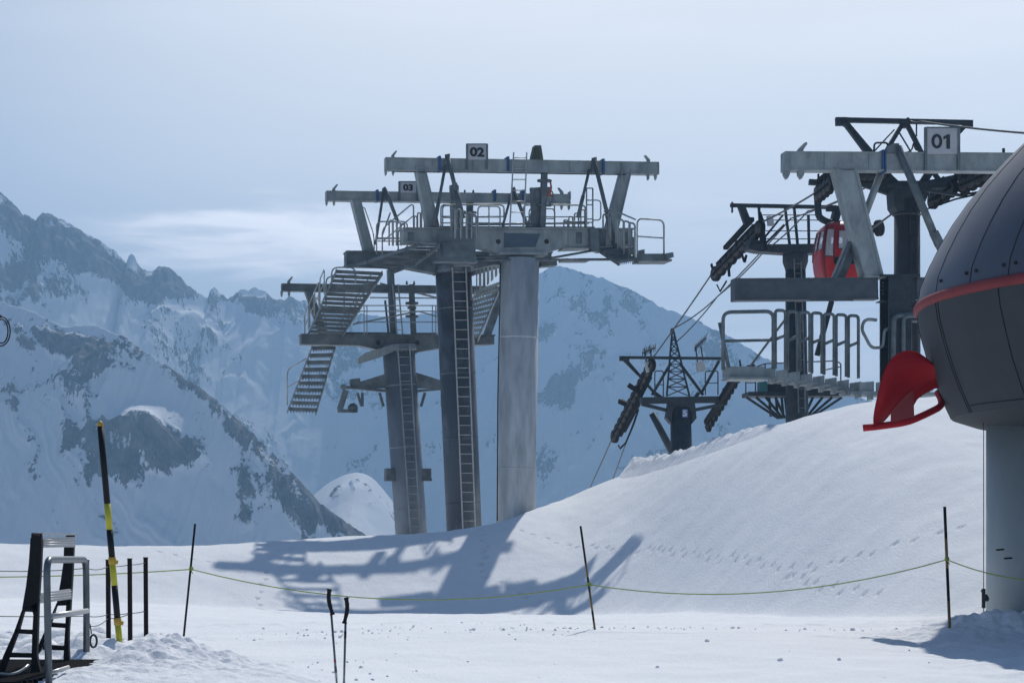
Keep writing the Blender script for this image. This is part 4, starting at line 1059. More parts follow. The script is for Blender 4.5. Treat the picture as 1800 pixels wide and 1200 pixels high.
sheave_train(T5, P(1078, 772, 97.5), P(1148, 636, 94), 12, .33, F5.u, frame_h=-.35)
sheave_train(T5, P(1243, 752, 98), P(1300, 656, 93), 10, .33, F5.u, frame_h=.35)
mb = MB(); mb.bar(P(1241, 742, 97.5), P(1290, 668, 93), .2, .22); mb.build('carrier_beam', M_IRON, T5); mb = MB(); mb.tube(fillet([P(1250, 728, 97), P(1245, 740, 97), P(1247, 755, 97), P(1240, 752, 97)], .2), .04); mb.build('rope_catcher', M_IRON, T5); mb = MB()
mb.tube([P(1122, 720, 96), P(1114, 745, 97), P(1100, 778, 98), P(1090, 788, 98.2), P(1087, 782, 98.2)], .05); mb.build('rope_catcher', M_IRON, T5)
for a, b in (((1090, 705, 97), (1110, 714, 96)), ((1104, 676, 95), (1126, 690, 95))): MB().bar(P(*a), P(*b), .22, .22).build('buffer', M_IRON, T5)
mb = MB()
mb.bar(P(1096, 755, 98), P(1122, 706, 95.5), .2, .3)
mb.build('carrier_beam', M_IRON, T5)
for x0, x1, yb, yt in ((1151, 1166, 700, 652), (1240, 1262, 694, 652)):
    mb = MB(); hoop(mb, q(x0, yb, -.5), q(x1, yb, -.5), (yb - yt) * 95 / F_PX, .03, rad=.12); mb.build('handrail', M_DARK, T5)
for x, dx in ((1141, 0), (1231, 1)):                          # aerials: white box on a bracket with a small comb antenna
    mb = MB(); mb.prism(F5.poly([(x - 7, 637), (x + 6, 633), (x + 8, 652), (x - 5, 655)], -.5), F5.n * .25); bxo = mb.build('aerial_box', material('aerial_white_%d' % dx, (.42, .44, .46), (.34, .36, .38), rough=.6), T5)
    mb = MB(); mb.tube([q(x - 5, 636, -.4), q(x - 8, 612, -.4)], .035); mb.tube([q(x + 5, 634, -.4), q(x + 1, 608, -.4)], .035)
    a, b = (q(x - 10, 612, -.4), q(x + 9, 594, -.4)) if dx else (q(x - 12, 621, -.4), q(x + 10, 611, -.4))
    mb.tube([a, b], .04)
    for k in range(8):
        c = a.lerp(b, k / 7); mb.tube([c - Vector((0, .1, .16)), c + Vector((.05, .1, .2))], .02, 5)
    mb.build('aerial', M_RIM, T5)

# service deck round a lower tower, half hidden behind tower 01's catwalk
FD = Frame(1400, 86, 4); q = FD.q
D = thing('service_deck', 'dark braced service deck with a teal box, just above the snow crest', 'platform', FD.C + Vector((0, 0, 6)))
mb = MB(); mb.bar(q(1310, 694), q(1478, 694), 1.6, .18); mb.bar(q(1350, 682, -.5), q(1470, 682, -.5), .3, .4); mb.build('deck', M_DARK, D)
for s in (-1, 1):
    for i in range(5): MB().bar(q(1396 + s * (84 - i * 17), 698, -.7 + .3 * i), q(1396 + s * (28 - i * 4), 735, -.5 + .25 * i), .10, .10, FD.n).build('brace', M_DARK, D)
for x in (1352, 1364, 1374, 1384): MB().bar(q(x, 698, .3), q(x + 3, 732, .3), .1, .1, FD.n).build('brace', M_DARK, D)
mb = MB(); mb.bar(q(1333, 680, -.6), q(1347, 680, -.6), .5, .42); mb.build('teal_box', material('teal_paint', (.02, .13, .14), (.015, .10, .11), rough=.5), D)
mb = MB(); hoop(mb, q(1311, 692, -.8), q(1328, 692, -.8), .95, .03, rad=.04); mb.tube(fillet([q(1325, 646, -.8), q(1345, 639, -.8), q(1468, 634, -.8), q(1478, 638, -.8), q(1478, 692, -.8)], .1), .03); mb.tube([q(1345, 639, -.8), q(1345, 692, -.8)], .03); mb.tube([q(1450, 650, -.8), q(1478, 644, -.8)], .03); mb.build('handrail', M_DARK, D)
mb = MB(); mb.bar(q(1313, 645, -.6), q(1326, 643, -.6), .3, .14); mb.cyl(q(1320, 646, -.6), q(1320, 650, -.6), .16, .16, 10); mb.build('lamp_head', M_DARK, D)
g0 = P(1183, 795, 100); L = tag(MB().cyl(P(1192, 815, 100), P(1146, 726, 100), .19, .17, 14).build('leaning_post', M_DARK), 'dark leaning post beside the tower with plate 5', 'post')

# ropes
def rope(name, pts, r, label, group=None, sag=0.0):
    out = []
    for a, b in zip(pts, pts[1:]):
        a, b = Vector(a), Vector(b)
        for i in range(12):
            t = i / 12; out.append(a.lerp(b, t) - Vector((0, 0, sag * 4 * t * (1 - t))))
    out.append(Vector(pts[-1]))
    o = MB().tube(out, r, 6).build(name, M_WIRE)
    return tag(o, label, 'cable', group)
G_R = 'ropes of the older gondola line'
rope('haul_rope', [P(1010, 915, 124), P(1078, 766, 97.5), P(1148, 628, 94), P(1252, 480, 86.4), P(1340, 390, 83.3), P(1436, 337, 75.5), P(1462, 316, 74), P(1556, 301, 71), P(1830, 262, 72)], .038, 'dark haul rope running over the sheaves from the valley past the red cabin', G_R, .05)
rope('haul_rope', [P(1048, 905, 124), P(1076, 846, 118), P(1118, 730, 98)], .038, 'lower dark rope coming up from the valley beside the first', G_R)
rope('signal_cable', [P(1182, 578, 95), P(1252, 530, 92), P(1390, 384, 84), P(1545, 318, 73)], .03, 'thin upper cable from the lattice mast tip to the railed tower', G_R, .1)
rope('signal_cable', [P(1190, 600, 95), P(1262, 520, 90), P(1345, 440, 84), P(1420, 371, 80), P(1500, 340, 76)], .03, 'thin lower cable passing just below the sheave train', G_R, .1)
rope('signal_cable', [P(1597, 212, 73), P(1620, 214, 72), P(1860, 238, 60)], .04, 'thin black cable leaving the V frame top towards the dome', G_R, .05)
rope('signal_cable', [P(1320, 642, 85), P(1390, 548, 82)], .05, 'short dark cable rising from the service deck past the railings', G_R)
rope('signal_cable', [P(1525, 408, 81.5), P(1572, 373, 77), P(1620, 350, 74)], .04, 'short rope from the small sheave beside the box strut to the brown tower', G_R)

# ================================================================ red gondola cabin
M_RED = material('cabin_red', (.42, .008, .012), (.36, .007, .010), rough=.38, coat=.1, spec=.3, scale=2)
M_REDD = material('cabin_red_trim', (.16, .01, .014), (.13, .01, .012), rough=.4)
gl = bpy.data.materials.new('cabin_window'); gl.use_nodes = True
_n, _l = gl.node_tree.nodes, gl.node_tree.links
_b = _n['Principled BSDF']; _b.inputs['Base Color'].default_value = (.80, .84, .88, 1); _b.inputs['Roughness'].default_value = .08
_t = N(_n, 'ShaderNodeBsdfTransparent'); _t.inputs['Color'].default_value = (.95, .96, .97, 1); _mx = N(_n, 'ShaderNodeMixShader', inp={'Fac': .45})
_l.new(_t.outputs[0], _mx.inputs[1]); _l.new(_b.outputs[0], _mx.inputs[2]); _l.new(_mx.outputs[0], _n['Material Output'].inputs['Surface'])
CY = 79.0
cc = P(1478, 440, CY); m_ = CY / F_PX
CAB = thing('gondola_cabin', 'glossy red gondola cabin hanging from the rope behind the inclined box strut', 'gondola', cc)
z0, z1 = P(0, 496, CY).z, P(0, 392, CY).z; H = z1 - z0
RZ_ = R(3)
def cab(k, t):
    """point on the cabin's skin: k columns round it (24 to a face, from the left edge of the face towards the camera), t 0 bottom to 1 top"""
    w = .88 + .20 * math.sin(math.pi * min(max(t, 0), 1) ** .85) - .10 * t
    if t > .86: w *= math.sqrt(max(0.0, 1 - ((t - .86) / .145) ** 2 * .72))
    f, s_ = int(k // 24) % 4, -1 + 2 * (k % 24) / 24.0
    x, y = [(s_, -1), (1, s_), (-s_, 1), (-1, -s_)][f]
    r = 1 / (abs(x) ** 5 + abs(y) ** 5) ** .2
    x, y = x * r * w * .98, y * r * w
    return Vector((cc.x + x * math.cos(RZ_) - y * math.sin(RZ_), CY + x * math.sin(RZ_) + y * math.cos(RZ_), z0 + H * t))
NT, NV = 96, 40
WIN = []                                                      # windows as (first, last column, first, last row): two per face
for f0 in (0, 24, 48, 72): WIN += [(f0 + 1, f0 + 6, 15, 34), (f0 + 8, f0 + 15, 20, 33), (f0 + 17, f0 + 23, 20, 33)]
for f0 in (12, 36, 60, 84): WIN += []
def in_win(i, k):
    for n_, (a, b, c, d) in enumerate(WIN):
        ii = (i - a) % NT
        if ii < (b - a) and c <= k < d: return n_
    return -1
body, wins = MB(), [MB() for _ in WIN]
vs = [cab(i, k / NV) for k in range(NV + 1) for i in range(NT)]
bf, wf = [], [[] for _ in WIN]
for k in range(NV):
    for i in range(NT):
        f = [k * NT + i, k * NT + (i + 1) % NT, (k + 1) * NT + (i + 1) % NT, (k + 1) * NT + i]
        w = in_win(i, k)
        (bf if w < 0 else wf[w]).append(f)
body.add(vs, bf, True)
body.add([vs[i] for i in range(NT)], [list(range(NT - 1, -1, -1))]); body.add([vs[NV * NT + i] for i in range(NT)], [list(range(NT))])
body.build('body', M_RED, CAB)
for n_, W in enumerate(WIN):
    mb = MB(); mb.add(vs, wf[n_], True)
    used = sorted({i for f in wf[n_] for i in f}); mp = {o: i for i, o in enumerate(used)}
    mb = MB(); mb.add([vs[i] for i in used], [[mp[i] for i in f] for f in wf[n_]], True); wo = mb.build('window', gl, CAB)
    a, b, c, d = W; rim = []
    rim += [vs[c * NT + i % NT] for i in range(a, b)] + [vs[k * NT + b % NT] for k in range(c, d)] + [vs[d * NT + i % NT] for i in range(b, a, -1)] + [vs[k * NT + a % NT] for k in range(d, c, -1)]
    MB().tube(rim, .035, 6, True).build('window_frame', M_REDD, wo)
for f0 in (0, 24, 48, 72): MB().tube([cab(f0, t) for t in np.linspace(.02, .95, 24)], .05, 6).build('corner_trim', M_REDD, CAB)
mb = MB()
def band(c0, c1, t0, t1, o=.02):
    pts = [cab(c, t) for c, t in ((c0, t0), (c1, t0), (c1, t1), (c0, t1))]
    ctr = Vector((cc.x, CY, 0)); ctr.z = pts[0].z
    n = sum(((p - Vector((cc.x, CY, p.z))) for p in pts), Vector()) / 4; n.normalize()
    mb.prism([p + n * o for p in pts], n * .08)
for f0 in (0, 48): band(f0 + 6, f0 + 21, .25, .36)
mb.build('bumper', M_RUBBER, CAB)  # black bumper band across two opposite cabin faces
mb = MB()
mb.tube(fillet([P(1436, 334, CY), P(1439, 381, CY), P(1449, 388, CY), P(1466, 393, CY), P(1470, 384, CY), P(1475, 366, CY), P(1452, 366, CY)], .2), .14, 8)
mb.bar(P(1456, 392, CY), P(1486, 392, CY), .5, .12); mb.bar(P(1436, 330, CY), P(1438, 376, CY), .2, .22); mb.bar(P(1422, 320, CY - 1), P(1446, 322, CY - 1), .3, .2)
mb.build('hanger', M_DARK, CAB)

# ================================================================ station end cover
DC = Vector((12.5, 30.5, 0))
M_UP = material('dark_cover_metal', (.070, .076, .104), (.056, .062, .086), rough=.45, metal=.2, scale=1.2, spec=.4)
M_LOW = material('grey_cover_panel', (.046, .052, .060), (.038, .043, .050), rough=.75, spec=.25, scale=1.2, bump=.05, bscale=300)
M_TRIM = material('faded_red_trim', (.22, .035, .040), (.18, .030, .034), rough=.65, spec=.2, scale=2)
M_SEAM = material('seam_gap', (.008, .009, .011), rough=.9)
ST = thing('lift_station', 'big dark grey rounded lift station end with faded red band, on a thick pale post', 'lift station', Vector((DC.x, DC.y, .1)))
prof_u = [(6.17, 5.10), (6.13, 5.38), (6.00, 5.70), (5.83, 6.04), (5.63, 6.38), (5.39, 6.72), (5.13, 7.02), (4.83, 7.34), (4.51, 7.65), (4.1, 7.95), (3.4, 8.35), (2.4, 8.75), (1.2, 9.0), (.02, 9.07)]
prof_l = [(6.17, 5.02), (6.13, 4.75), (6.03, 4.38), (5.91, 4.0), (5.78, 3.67), (5.635, 3.35)]
Z = Vector((0, 0, 1))
MB().lathe(DC, Z, prof_u, 120).build('upper_cover', M_UP, ST)
mb = MB(); mb.lathe(DC, Z, prof_l, 120); mb.lathe(DC, Z, [(5.635, 3.35), (5.3, 3.24), (4.4, 3.17), (.02, 3.16)], 120); mb.build('lower_cover', M_LOW, ST)
MB().lathe(DC, Z, [(6.14, 4.99), (6.205, 5.01), (6.23, 5.05), (6.23, 5.10), (6.20, 5.145), (6.13, 5.17)], 120).build('trim_band', M_TRIM, ST)
def rib(ang, prof, o):
    a = R(180 + ang); return [DC + Vector((math.cos(a) * (r + o), math.sin(a) * (r + o), h + o * .3)) for r, h in prof]
mb = MB()
for ang in (5.5, 16.8, 25.5, 34.5, 44, 54, 64, -8, -20): mb.tube(rib(ang, prof_u[:-2], -.004), .011, 5)
for ang in (5.5, 6.4, 23.5, 41, 58, -12, -30): mb.tube(rib(ang, prof_l, .002), .009, 5)
mb.tube([DC + Vector((math.cos(a) * 5.685, math.sin(a) * 5.685, 3.45)) for a in np.linspace(R(186), R(250), 40)], .008, 5)
for ang in (7.2, 15.6, 18.2, 24.4, 26.8):
    a = R(180 + ang); c = DC + Vector((math.cos(a) * 6.15, math.sin(a) * 6.15, 5.31)); n = Vector((math.cos(a), math.sin(a), .2)); mb.cyl(c - n * .02, c + n * .012, .026, .026, 10)
mb.build('panel_seam', M_SEAM, ST)
M_POST = material('station_post', (.30, .345, .37), (.23, .275, .30), rough=.55, scale=.8, stretch=(1, 1, .4))
mb = MB(); pc = Vector((8.17, 31.3, 0)); mb.cyl(pc + Vector((0, 0, -1)), pc + Vector((0, 0, 3.22)), .70, .70, 48)
mb.lathe(pc + Vector((0, 0, 1.0)), Vector((.35, .1, 1)), [(.70, -.02), (.712, -.008), (.712, .008), (.70, .02)], 48); mb.build('support_post', M_POST, ST)
mb = MB(); mb.tube([P(1729, 735, 30.6), P(1729, 1115, 30.6)], .007, 5); mb.bar(P(1729, 1034, 30.6), P(1729, 1068, 30.6), .05, .05); mb.bar(P(1731, 1046, 30.6), P(1735, 1054, 30.65), .06, .06); mb.bar(P(1727, 1036, 30.6), P(1729.5, 1042, 30.6), .07, .05); mb.build('ground_wire', M_RIM, ST)
mb = MB(); 
for dx, dy in ((1752, 966), (1766, 981)): mb.bar(P(dx, dy, 30.55), P(dx + 12, dy - 1, 30.6), .04, .025)
mb.build('scuff', M_SEAM, ST)
# red rope guide: curved plough plate on a bent tube
M_GUIDE = material('guide_red', (.36, .008, .016), (.32, .007, .013), rough=.6, spec=.2, scale=2)
A = [(1536, 750), (1534, 738), (1537, 718), (1542, 695), (1548, 668), (1556, 645), (1567, 628), (1582, 618), (1600, 614), (1618, 620), (1642, 640), (1668, 664)]
B = [(1538, 750), (1550, 744), (1560, 733), (1570, 720), (1581, 707), (1593, 694), (1606, 684), (1624, 675), (1646, 668), (1670, 664), (1690, 676)]
def sm(pts, n=28):
    p = np.array(pts, float); k = np.linspace(0, len(p) - 1, n); i = np.arange(len(p))
    out = np.stack([np.interp(k, i, p[:, 0]), np.interp(k, i, p[:, 1])], 1)
    for _ in range(2): out[1:-1] = .25 * out[:-2] + .5 * out[1:-1] + .25 * out[2:]
    return out
a_, b_ = sm(A), sm(B); nu, nw = len(a_), 14
sheet = []
for i in range(nu):
    for k in range(nw):
        t = k / (nw - 1); x, y = a_[i] * (1 - t) + b_[i] * t
        sheet.append(P(x, y, 31.0 + .22 * t - .12 * math.sin(math.pi * t) * min(1, i / 8)))
back = [p + Vector((.02, .05, 0)) for p in sheet]; o_ = len(sheet)
fs = [[i * nw + k, (i + 1) * nw + k, (i + 1) * nw + k + 1, i * nw + k + 1] for i in range(nu - 1) for k in range(nw - 1)]
fb = [[j + o_ for j in f[::-1]] for f in fs]
edge = [i * nw for i in range(nu)] + [(nu - 1) * nw + k for k in range(1, nw)] + [i * nw + nw - 1 for i in range(nu - 2, -1, -1)] + [k for k in range(nw - 2, 0, -1)]
fe = [[edge[j], edge[(j + 1) % len(edge)], edge[(j + 1) % len(edge)] + o_, edge[j] + o_] for j in range(len(edge))]
mb = MB(); mb.add(sheet + back, fs + fb, True); mb.add([], [])
off_ = 0
for f in fe: mb.f.append(f); mb.mi.append(0); mb.sm.append(False)
lip = [(1604, 685), (1622, 676), (1646, 668), (1670, 663), (1668, 676), (1640, 684), (1622, 694), (1612, 702), (1605, 714)]
mb.prism([P(x, y, 31.4) for x, y in lip], Vector((0, .05, 0)))
gp = mb.build('guide_plate', M_GUIDE, ST)
mb = MB(); mb.prism([P(x, y, 31.1) for x, y in ((1605, 686), (1607, 738), (1566, 742), (1566, 727), (1580, 710), (1594, 695))], Vector((0, .04, 0))); mb.build('web_plate', material('guide_red_dark', (.24, .008, .014), (.21, .007, .012), rough=.4), ST)
mb = MB(); mb.tube(fillet([P(1517, 752, 31.2), P(1545, 749, 31.15), P(1595, 742, 31.1), P(1625, 729, 31.15), P(1655, 714, 31.3), P(1655, 702, 31.5), P(1648, 690, 31.7)], .25), .055, 12); mb.build('guide_rail', M_GUIDE, ST)
# ================================================================ foreground
M_PLASTIC = material('black_plastic', (.006, .006, .008), (.010, .010, .012), rough=.6, scale=12, spec=.2)
M_ALU = material('brushed_aluminium', (.42, .43, .44), (.34, .35, .36), rough=.42, metal=.55, scale=9, stretch=(1, 1, 14))
M_TUBE = material('grey_tube', (.13, .15, .17), (.09, .105, .12), rough=.35, metal=.5, scale=5)
M_YEL = material('yellow_marker', (.50, .48, .02), (.42, .40, .02), rough=.45, scale=6)
M_YELO = material('orange_marker', (.52, .33, .03), (.44, .27, .03), rough=.5, scale=6)
M_BLK = material('black_marker', (.006, .006, .009), (.010, .010, .012), rough=.5, spec=.2)
M_WOODY = material('dark_post', (.020, .014, .014), (.012, .010, .010), spec=.15, rough=.85, scale=10, stretch=(1, 1, .15))
M_ROPE = material('yellow_green_rope', (.30, .38, .05), (.22, .30, .04), rough=.8, scale=30)
M_MAT = material('black_grating', (.005, .005, .006), (.010, .010, .011), rough=.85, spec=.1, scale=20)
M_CANE = material('bamboo_brown', (.20, .13, .045), (.13, .085, .03), rough=.6, scale=8)

# step stand: two black plastic side frames joined by aluminium treads
SY0, SY1 = 20.6, 22.4
S = thing('step_stand', 'black plastic step stand with aluminium treads at the edge of the snow field', 'step stand', P(60, 1185, 21))
def side(Y, quad, holes, name='side_frame'):
    """side frame: outline minus openings built as separate members"""
    mb = MB()
    for p in quad: mb.prism([P(x, y, Y) for x, y in p], Vector((0, .09, 0)))
    return mb.build(name, M_PLASTIC, S, bevel=.008)
side(SY0, [[(55, 946), (60, 938), (72, 940), (75, 950), (73, 1000), (69, 1058), (40, 1071), (47, 1030), (52, 990)],
           [(40, 1071), (56, 1064), (44, 1072), (35, 1105), (20, 1145), (6, 1185), (-6, 1185), (8, 1150), (26, 1110)],
           [(69, 1058), (56, 1064), (60, 1080), (58, 1112), (57, 1150), (56, 1172), (52, 1195), (76, 1195), (69, 1165), (66, 1150), (68, 1100)],
           [(40, 1071), (69, 1058), (66, 1075), (44, 1074)],
           [(30, 1105), (60, 1106), (60, 1114), (28, 1112)], [(14, 1146), (59, 1147), (59, 1155), (12, 1154)]], None)
side(SY1, [[(114, 946), (118, 940), (129, 941), (131, 950), (129, 1000), (126, 1052), (101, 1058), (108, 1020), (113, 985)],
           [(101, 1058), (110, 1056), (101, 1062), (94, 1085), (84, 1115), (72, 1143), (66, 1150), (70, 1130), (84, 1098)],
           [(126, 1052), (118, 1056), (117, 1070), (116, 1100), (114, 1130), (112, 1168), (124, 1172), (122, 1140), (122, 1110), (125, 1070)],
           [(101, 1058), (126, 1052), (124, 1063), (100, 1064)],
           [(90, 1093), (118, 1095), (118, 1103), (88, 1101)], [(78, 1132), (116, 1134), (116, 1142), (76, 1141)]], None)
def tread(pa, pb, ya, yb, n=4):
    mb = MB(); h = (ya[1] - ya[0]) * SY0 / F_PX; h2 = (yb[1] - yb[0]) * SY1 / F_PX
    a0, a1, b0, b1 = P(pa, ya[0], SY0), P(pa, ya[1], SY0), P(pb, yb[0], SY1), P(pb, yb[1], SY1)
    mb.add([a0, b0, b1, a1] + [p + Vector((-.02, .14, 0)) for p in (a0, b0, b1, a1)], [[3, 2, 1, 0], [4, 5, 6, 7], [0, 1, 5, 4], [2, 3, 7, 6], [1, 2, 6, 5], [3, 0, 4, 7]])
    for i in range(1, n):
        t = i / n; mb.tube([a0.lerp(a1, t) + Vector((.004, -.004, 0)), b0.lerp(b1, t) + Vector((.004, -.004, 0))], .006, 5)
    return mb.build('tread', M_ALU, S)
tread(73, 131, (944, 962), (943, 961)); tread(70, 126, (1042, 1060), (1034, 1052))
for a_, b_2 in ((P(56, 941, SY0), P(74, 941, SY0)), (P(120, 941, SY1), P(131, 942, SY1))): MB().tube([a_, b_2], .03, 10).build('end_cap', M_PLASTIC, S)
mb = MB(); mb.bar(P(66, 938.5, SY0), P(128, 938.5, SY1), .10, .02); mb.build('tread', M_ALU, S)
# grey tube rail in front
RL = thing('tube_rail', 'grey bent tube guard rail with a cross bar, in front of the black step stand', 'guard rail', P(118, 1200, 20.2))
mb = MB(); mb.tube(fillet([P(86, 1215, 19.6), P(84, 1100, 19.6), P(82, 983, 19.6), P(151, 983, 21.4), P(152, 1060, 21.4), P(152, 1145, 21.4)], .16, 6), .036, 12); mb.build('frame', M_TUBE, RL)
mb = MB(); mb.tube([P(88, 1083, 19.65), P(153, 1073, 21.35)], .030, 10); mb.build('cross_bar', M_ALU, RL)
mb = MB(); mb.tube([P(88, 1182, 19.7), P(120, 1172, 20.4)], .022, 8); mb.build('foot_bar', M_ALU, RL)
# grating under the stand
GZ0 = float(gz0(-5, 21)) 
mb = MB()
for i in range(26): mb.bar(Vector((-7.6, 19.3 + i * .13, .10)), Vector((-4.75 + .02 * i, 19.3 + i * .13, .10)), .05, .06)
for i in range(8): mb.bar(Vector((-7.4 + i * .38, 19.2, .07)), Vector((-7.4 + i * .38, 22.7, .07)), .05, .06)
tag(mb.build('floor_grating', M_MAT), 'black floor grating under the step stand', 'grating')
tag(MB().tube(fillet([P(-10, 1182, 19.9), P(20, 1185, 19.9), P(38, 1178, 20.0), P(50, 1168, 20.1)], .3), .015, 6).build('loose_strap', M_ALU), 'pale strap lying across the black grating', 'strap')

# dark posts with wires
posts = [(152, 985, 1140, 24.0), (190, 984, 1128, 26.5), (228, 982, 1124, 27.0), (256, 980, 1117, 28.0)]
lab = ['dark wooden post just behind the grey tube rail', 'dark wooden post touching the striped marker pole', 'dark wooden post right after the striped pole, second from the row end', 'last dark wooden post at the right end of the wire row']
for (x, yt, yb, Y), l_ in zip(posts, lab):
    a, b = P(x + 1, yb + 20, Y), P(x, yt, Y); mb = MB(); mb.bar(a, b, .055, .055); mb.bar(b, b + Vector((0, 0, .01)), .065, .065)
    tag(mb.build('fence_post', M_WOODY), l_, 'post', 'dark posts of the wire fence')
def wire(name, pts, r, mat, label, cat='wire', group=None):
    out = []
    for (a, sg), (b, _) in zip(pts, pts[1:]):
        a, b = Vector(a), Vector(b)
        for i in range(14):
            t = i / 14; out.append(a.lerp(b, t) - Vector((0, 0, sg * 4 * t * (1 - t))))
    out.append(Vector(pts[-1][0]))
    return tag(MB().tube(out, r, 6).build(name, mat), label, cat, group)
GW = 'thin wires on the dark posts'
wire('fence_wire', [(P(-60, 1000, 22), .03), (P(152, 998, 24), .03), (P(190, 995, 26.5), .01), (P(228, 992, 27), .01), (P(256, 988, 28), 0)], .006, M_WIRE, 'upper thin dark wire strung between the dark wooden posts', 'wire', GW)
wire('fence_wire', [(P(-60, 1081, 22), .01), (P(152, 1082, 24), .02), (P(190, 1079, 26.5), .01), (P(228, 1077, 27), .01), (P(256, 1073, 28), 0)], .006, M_WIRE, 'middle thin dark wire strung between the dark wooden posts', 'wire', GW)
wire('fence_wire', [(P(152, 1098, 24), .05), (P(190, 1086, 26.5), .02), (P(228, 1078, 27), .0), (P(256, 1074, 28), 0)], .006, M_WIRE, 'lowest slack wire joining the dark wooden posts', 'wire', GW)
mb = MB(); mb.tube([P(158, 1095, 23.8), P(161, 1113, 23.8)], .008, 5); c = P(164, 1126, 23.7)
mb.tube([c + Vector((.04 * math.cos(a), .01, .075 * math.sin(a))) for a in np.linspace(0, 2 * math.pi, 17)[:-1]], .014, 6, True)
tag(mb.build('hanging_ring', M_DARK), 'small dark ring hanging on a cord beside the grey tube rail', 'ring')

# big striped marker pole
def banded(name, label, cat, pts, r, bands, group=None):
    """pole in coloured bands; pts = bottom, top; bands = (length share, material)"""
    a, b = Vector(pts[0]), Vector(pts[1]); t = thing(name, label, cat, a, group)
    s = 0.0
    for share, m, nm, rr in bands:
        mb = MB(); mb.cyl(a.lerp(b, s), a.lerp(b, s + share), r * rr, r * rr, 14); mb.build(nm, m, t); s += share
    return t, a, b
MP, a, b = banded('marker_pole', 'tall thick piste pole in black and yellow bands leaning beside the black step stand', 'marker pole', (P(212, 1150, 25), P(176.5, 749, 25)), .040,
                  [(.155, M_YEL, 'yellow_band', 1.0), (.148, M_BLK, 'black_band', 1.0), (.115, M_YEL, 'yellow_band', 1.0), (.130, M_BLK, 'black_band', 1.0), (.113, M_YEL, 'yellow_band', 1.0), (.339, M_BLK, 'black_band', 1.0)])
MB().lathe(b, b - a, [(.04, 0), (.038, .035), (.022, .06), (.004, .068)], 14).build('tip', M_YELO, MP)
for y in (985, 1092):
    p = P(176.5 + (y - 749) / 401 * 35.5, y, 25); mb = MB(); mb.lathe(p, b - a, [(.035, -.05), (.048, -.04), (.048, .04), (.035, .05)], 14); mb.bar(p + Vector((.03, -.02, -.01)), p + Vector((.075, -.02, -.02)), .03, .05); mb.build('collar', M_YELO, MP)

# slim rope poles
banded('rope_pole', 'thin dark pole on the left carrying the green rope, right of the wire fence', 'pole', (P(323, 1118, 30.5), P(343, 920, 30.5)), .017, [(1.0, M_BLK, 'shaft', 1.0)], 'slim poles carrying the green rope')
banded('rope_pole', 'thin leaning pole in black and brown bands near the middle of the green rope', 'pole', (P(1047, 1115, 30.5), P(1020.5, 924, 30.5)), .017,
       [(.13, M_CANE, 'brown_band', 1.0), (.09, M_BLK, 'black_band', 1.0), (.17, M_CANE, 'brown_band', 1.0), (.14, M_BLK, 'black_band', 1.0), (.13, M_CANE, 'brown_band', 1.0), (.34, M_BLK, 'black_band', 1.0)], 'slim poles carrying the green rope')
banded('rope_pole', 'thin banded pole in front of the station post, carrying the rope end', 'pole', (P(1670.5, 1130, 29.0), P(1660.5, 890, 29.0)), .022,
       [(.31, M_CANE, 'brown_band', 1.0), (.24, M_BLK, 'black_band', 1.0), (.22, M_CANE, 'brown_band', 1.0), (.23, M_BLK, 'black_band', 1.0)], 'slim poles carrying the green rope')
RP = [(P(-60, 1014, 29), .03), (P(336, 1000, 30.5), .34), (P(1035.5, 1027, 30.5), .30), (P(1664.5, 983, 29), .06), (P(1830, 1021, 27.5), 0)]
wire('boundary_rope', RP, .009, M_ROPE, 'yellow green rope sagging between the slim poles across the snow', 'rope')
for k, (p, _) in enumerate(RP[1:4]):
    mb = MB(); mb.tube([p + Vector((.028 * math.cos(a_), .028 * math.sin(a_), .012 * (i / 8 - 1))) for i, a_ in enumerate(np.linspace(0, 6 * math.pi, 30))], .008, 5)
    mb.tube([p + Vector((0, -.03, 0)), p + Vector((.03, -.04, -.07))], .007, 5)
    tag(mb.build('rope_knot', M_ROPE), ['green rope knot on the leftmost slim dark pole', 'green rope knot on the leaning middle slim pole', 'green rope knot on the slim pole before the station post'][k], 'knot', 'knots of the green rope')

# ski poles stuck in the snow
M_SHAFT = material('ski_pole_grey', (.17, .18, .20), (.13, .14, .155), rough=.35, metal=.5, scale=6)
M_PINK = material('ski_pole_pink', (.42, .06, .12), rough=.5)
M_LILAC = material('ski_pole_pale', (.40, .42, .46), rough=.5)
def ski_pole(top, bot, label, marks, tilt):
    t = thing('ski_pole', label, 'ski pole', bot, 'ski poles planted in the snow')
    top, bot = Vector(top), Vector(bot); d = (top - bot).normalized(); L = (top - bot).length; s = d.cross(Vector((0, 1, 0))).normalized()
    MB().tube([bot, top - d * .10], [.007, .0092], 12).build('shaft', M_SHAFT, t)
    for q_, w, m in marks: MB().cyl(bot.lerp(top, q_), bot.lerp(top, q_ + w), .0098, .0098, 12).build('decal', m, t)
    mb = MB(); pr = [(-.190, .019), (-.184, .020), (-.172, .0145), (-.150, .0135), (-.12, .0165), (-.10, .0150), (-.085, .0170), (-.06, .0150), (-.045, .0170), (-.022, .0150), (-.008, .0170), (-.002, .0195), (.004, .019), (.008, .012)]
    mb.tube([top + d * a + s * (tilt * .010 * math.sin(-a * 22)) for a, r in pr], [r for a, r in pr], 14); mb.build('grip', M_PLASTIC, t)
    mb = MB(); mb.tube([top + s * tilt * .004 + d * .006, top + s * tilt * .024 + d * .0075], [.012, .006], 10); mb.build('grip_cap', M_ALU, t)
    MB().lathe(bot + d * .09, d, [(.008, 0), (.045, .004), (.045, .009), (.008, .02)], 18).build('basket', M_PLASTIC, t)
    return t
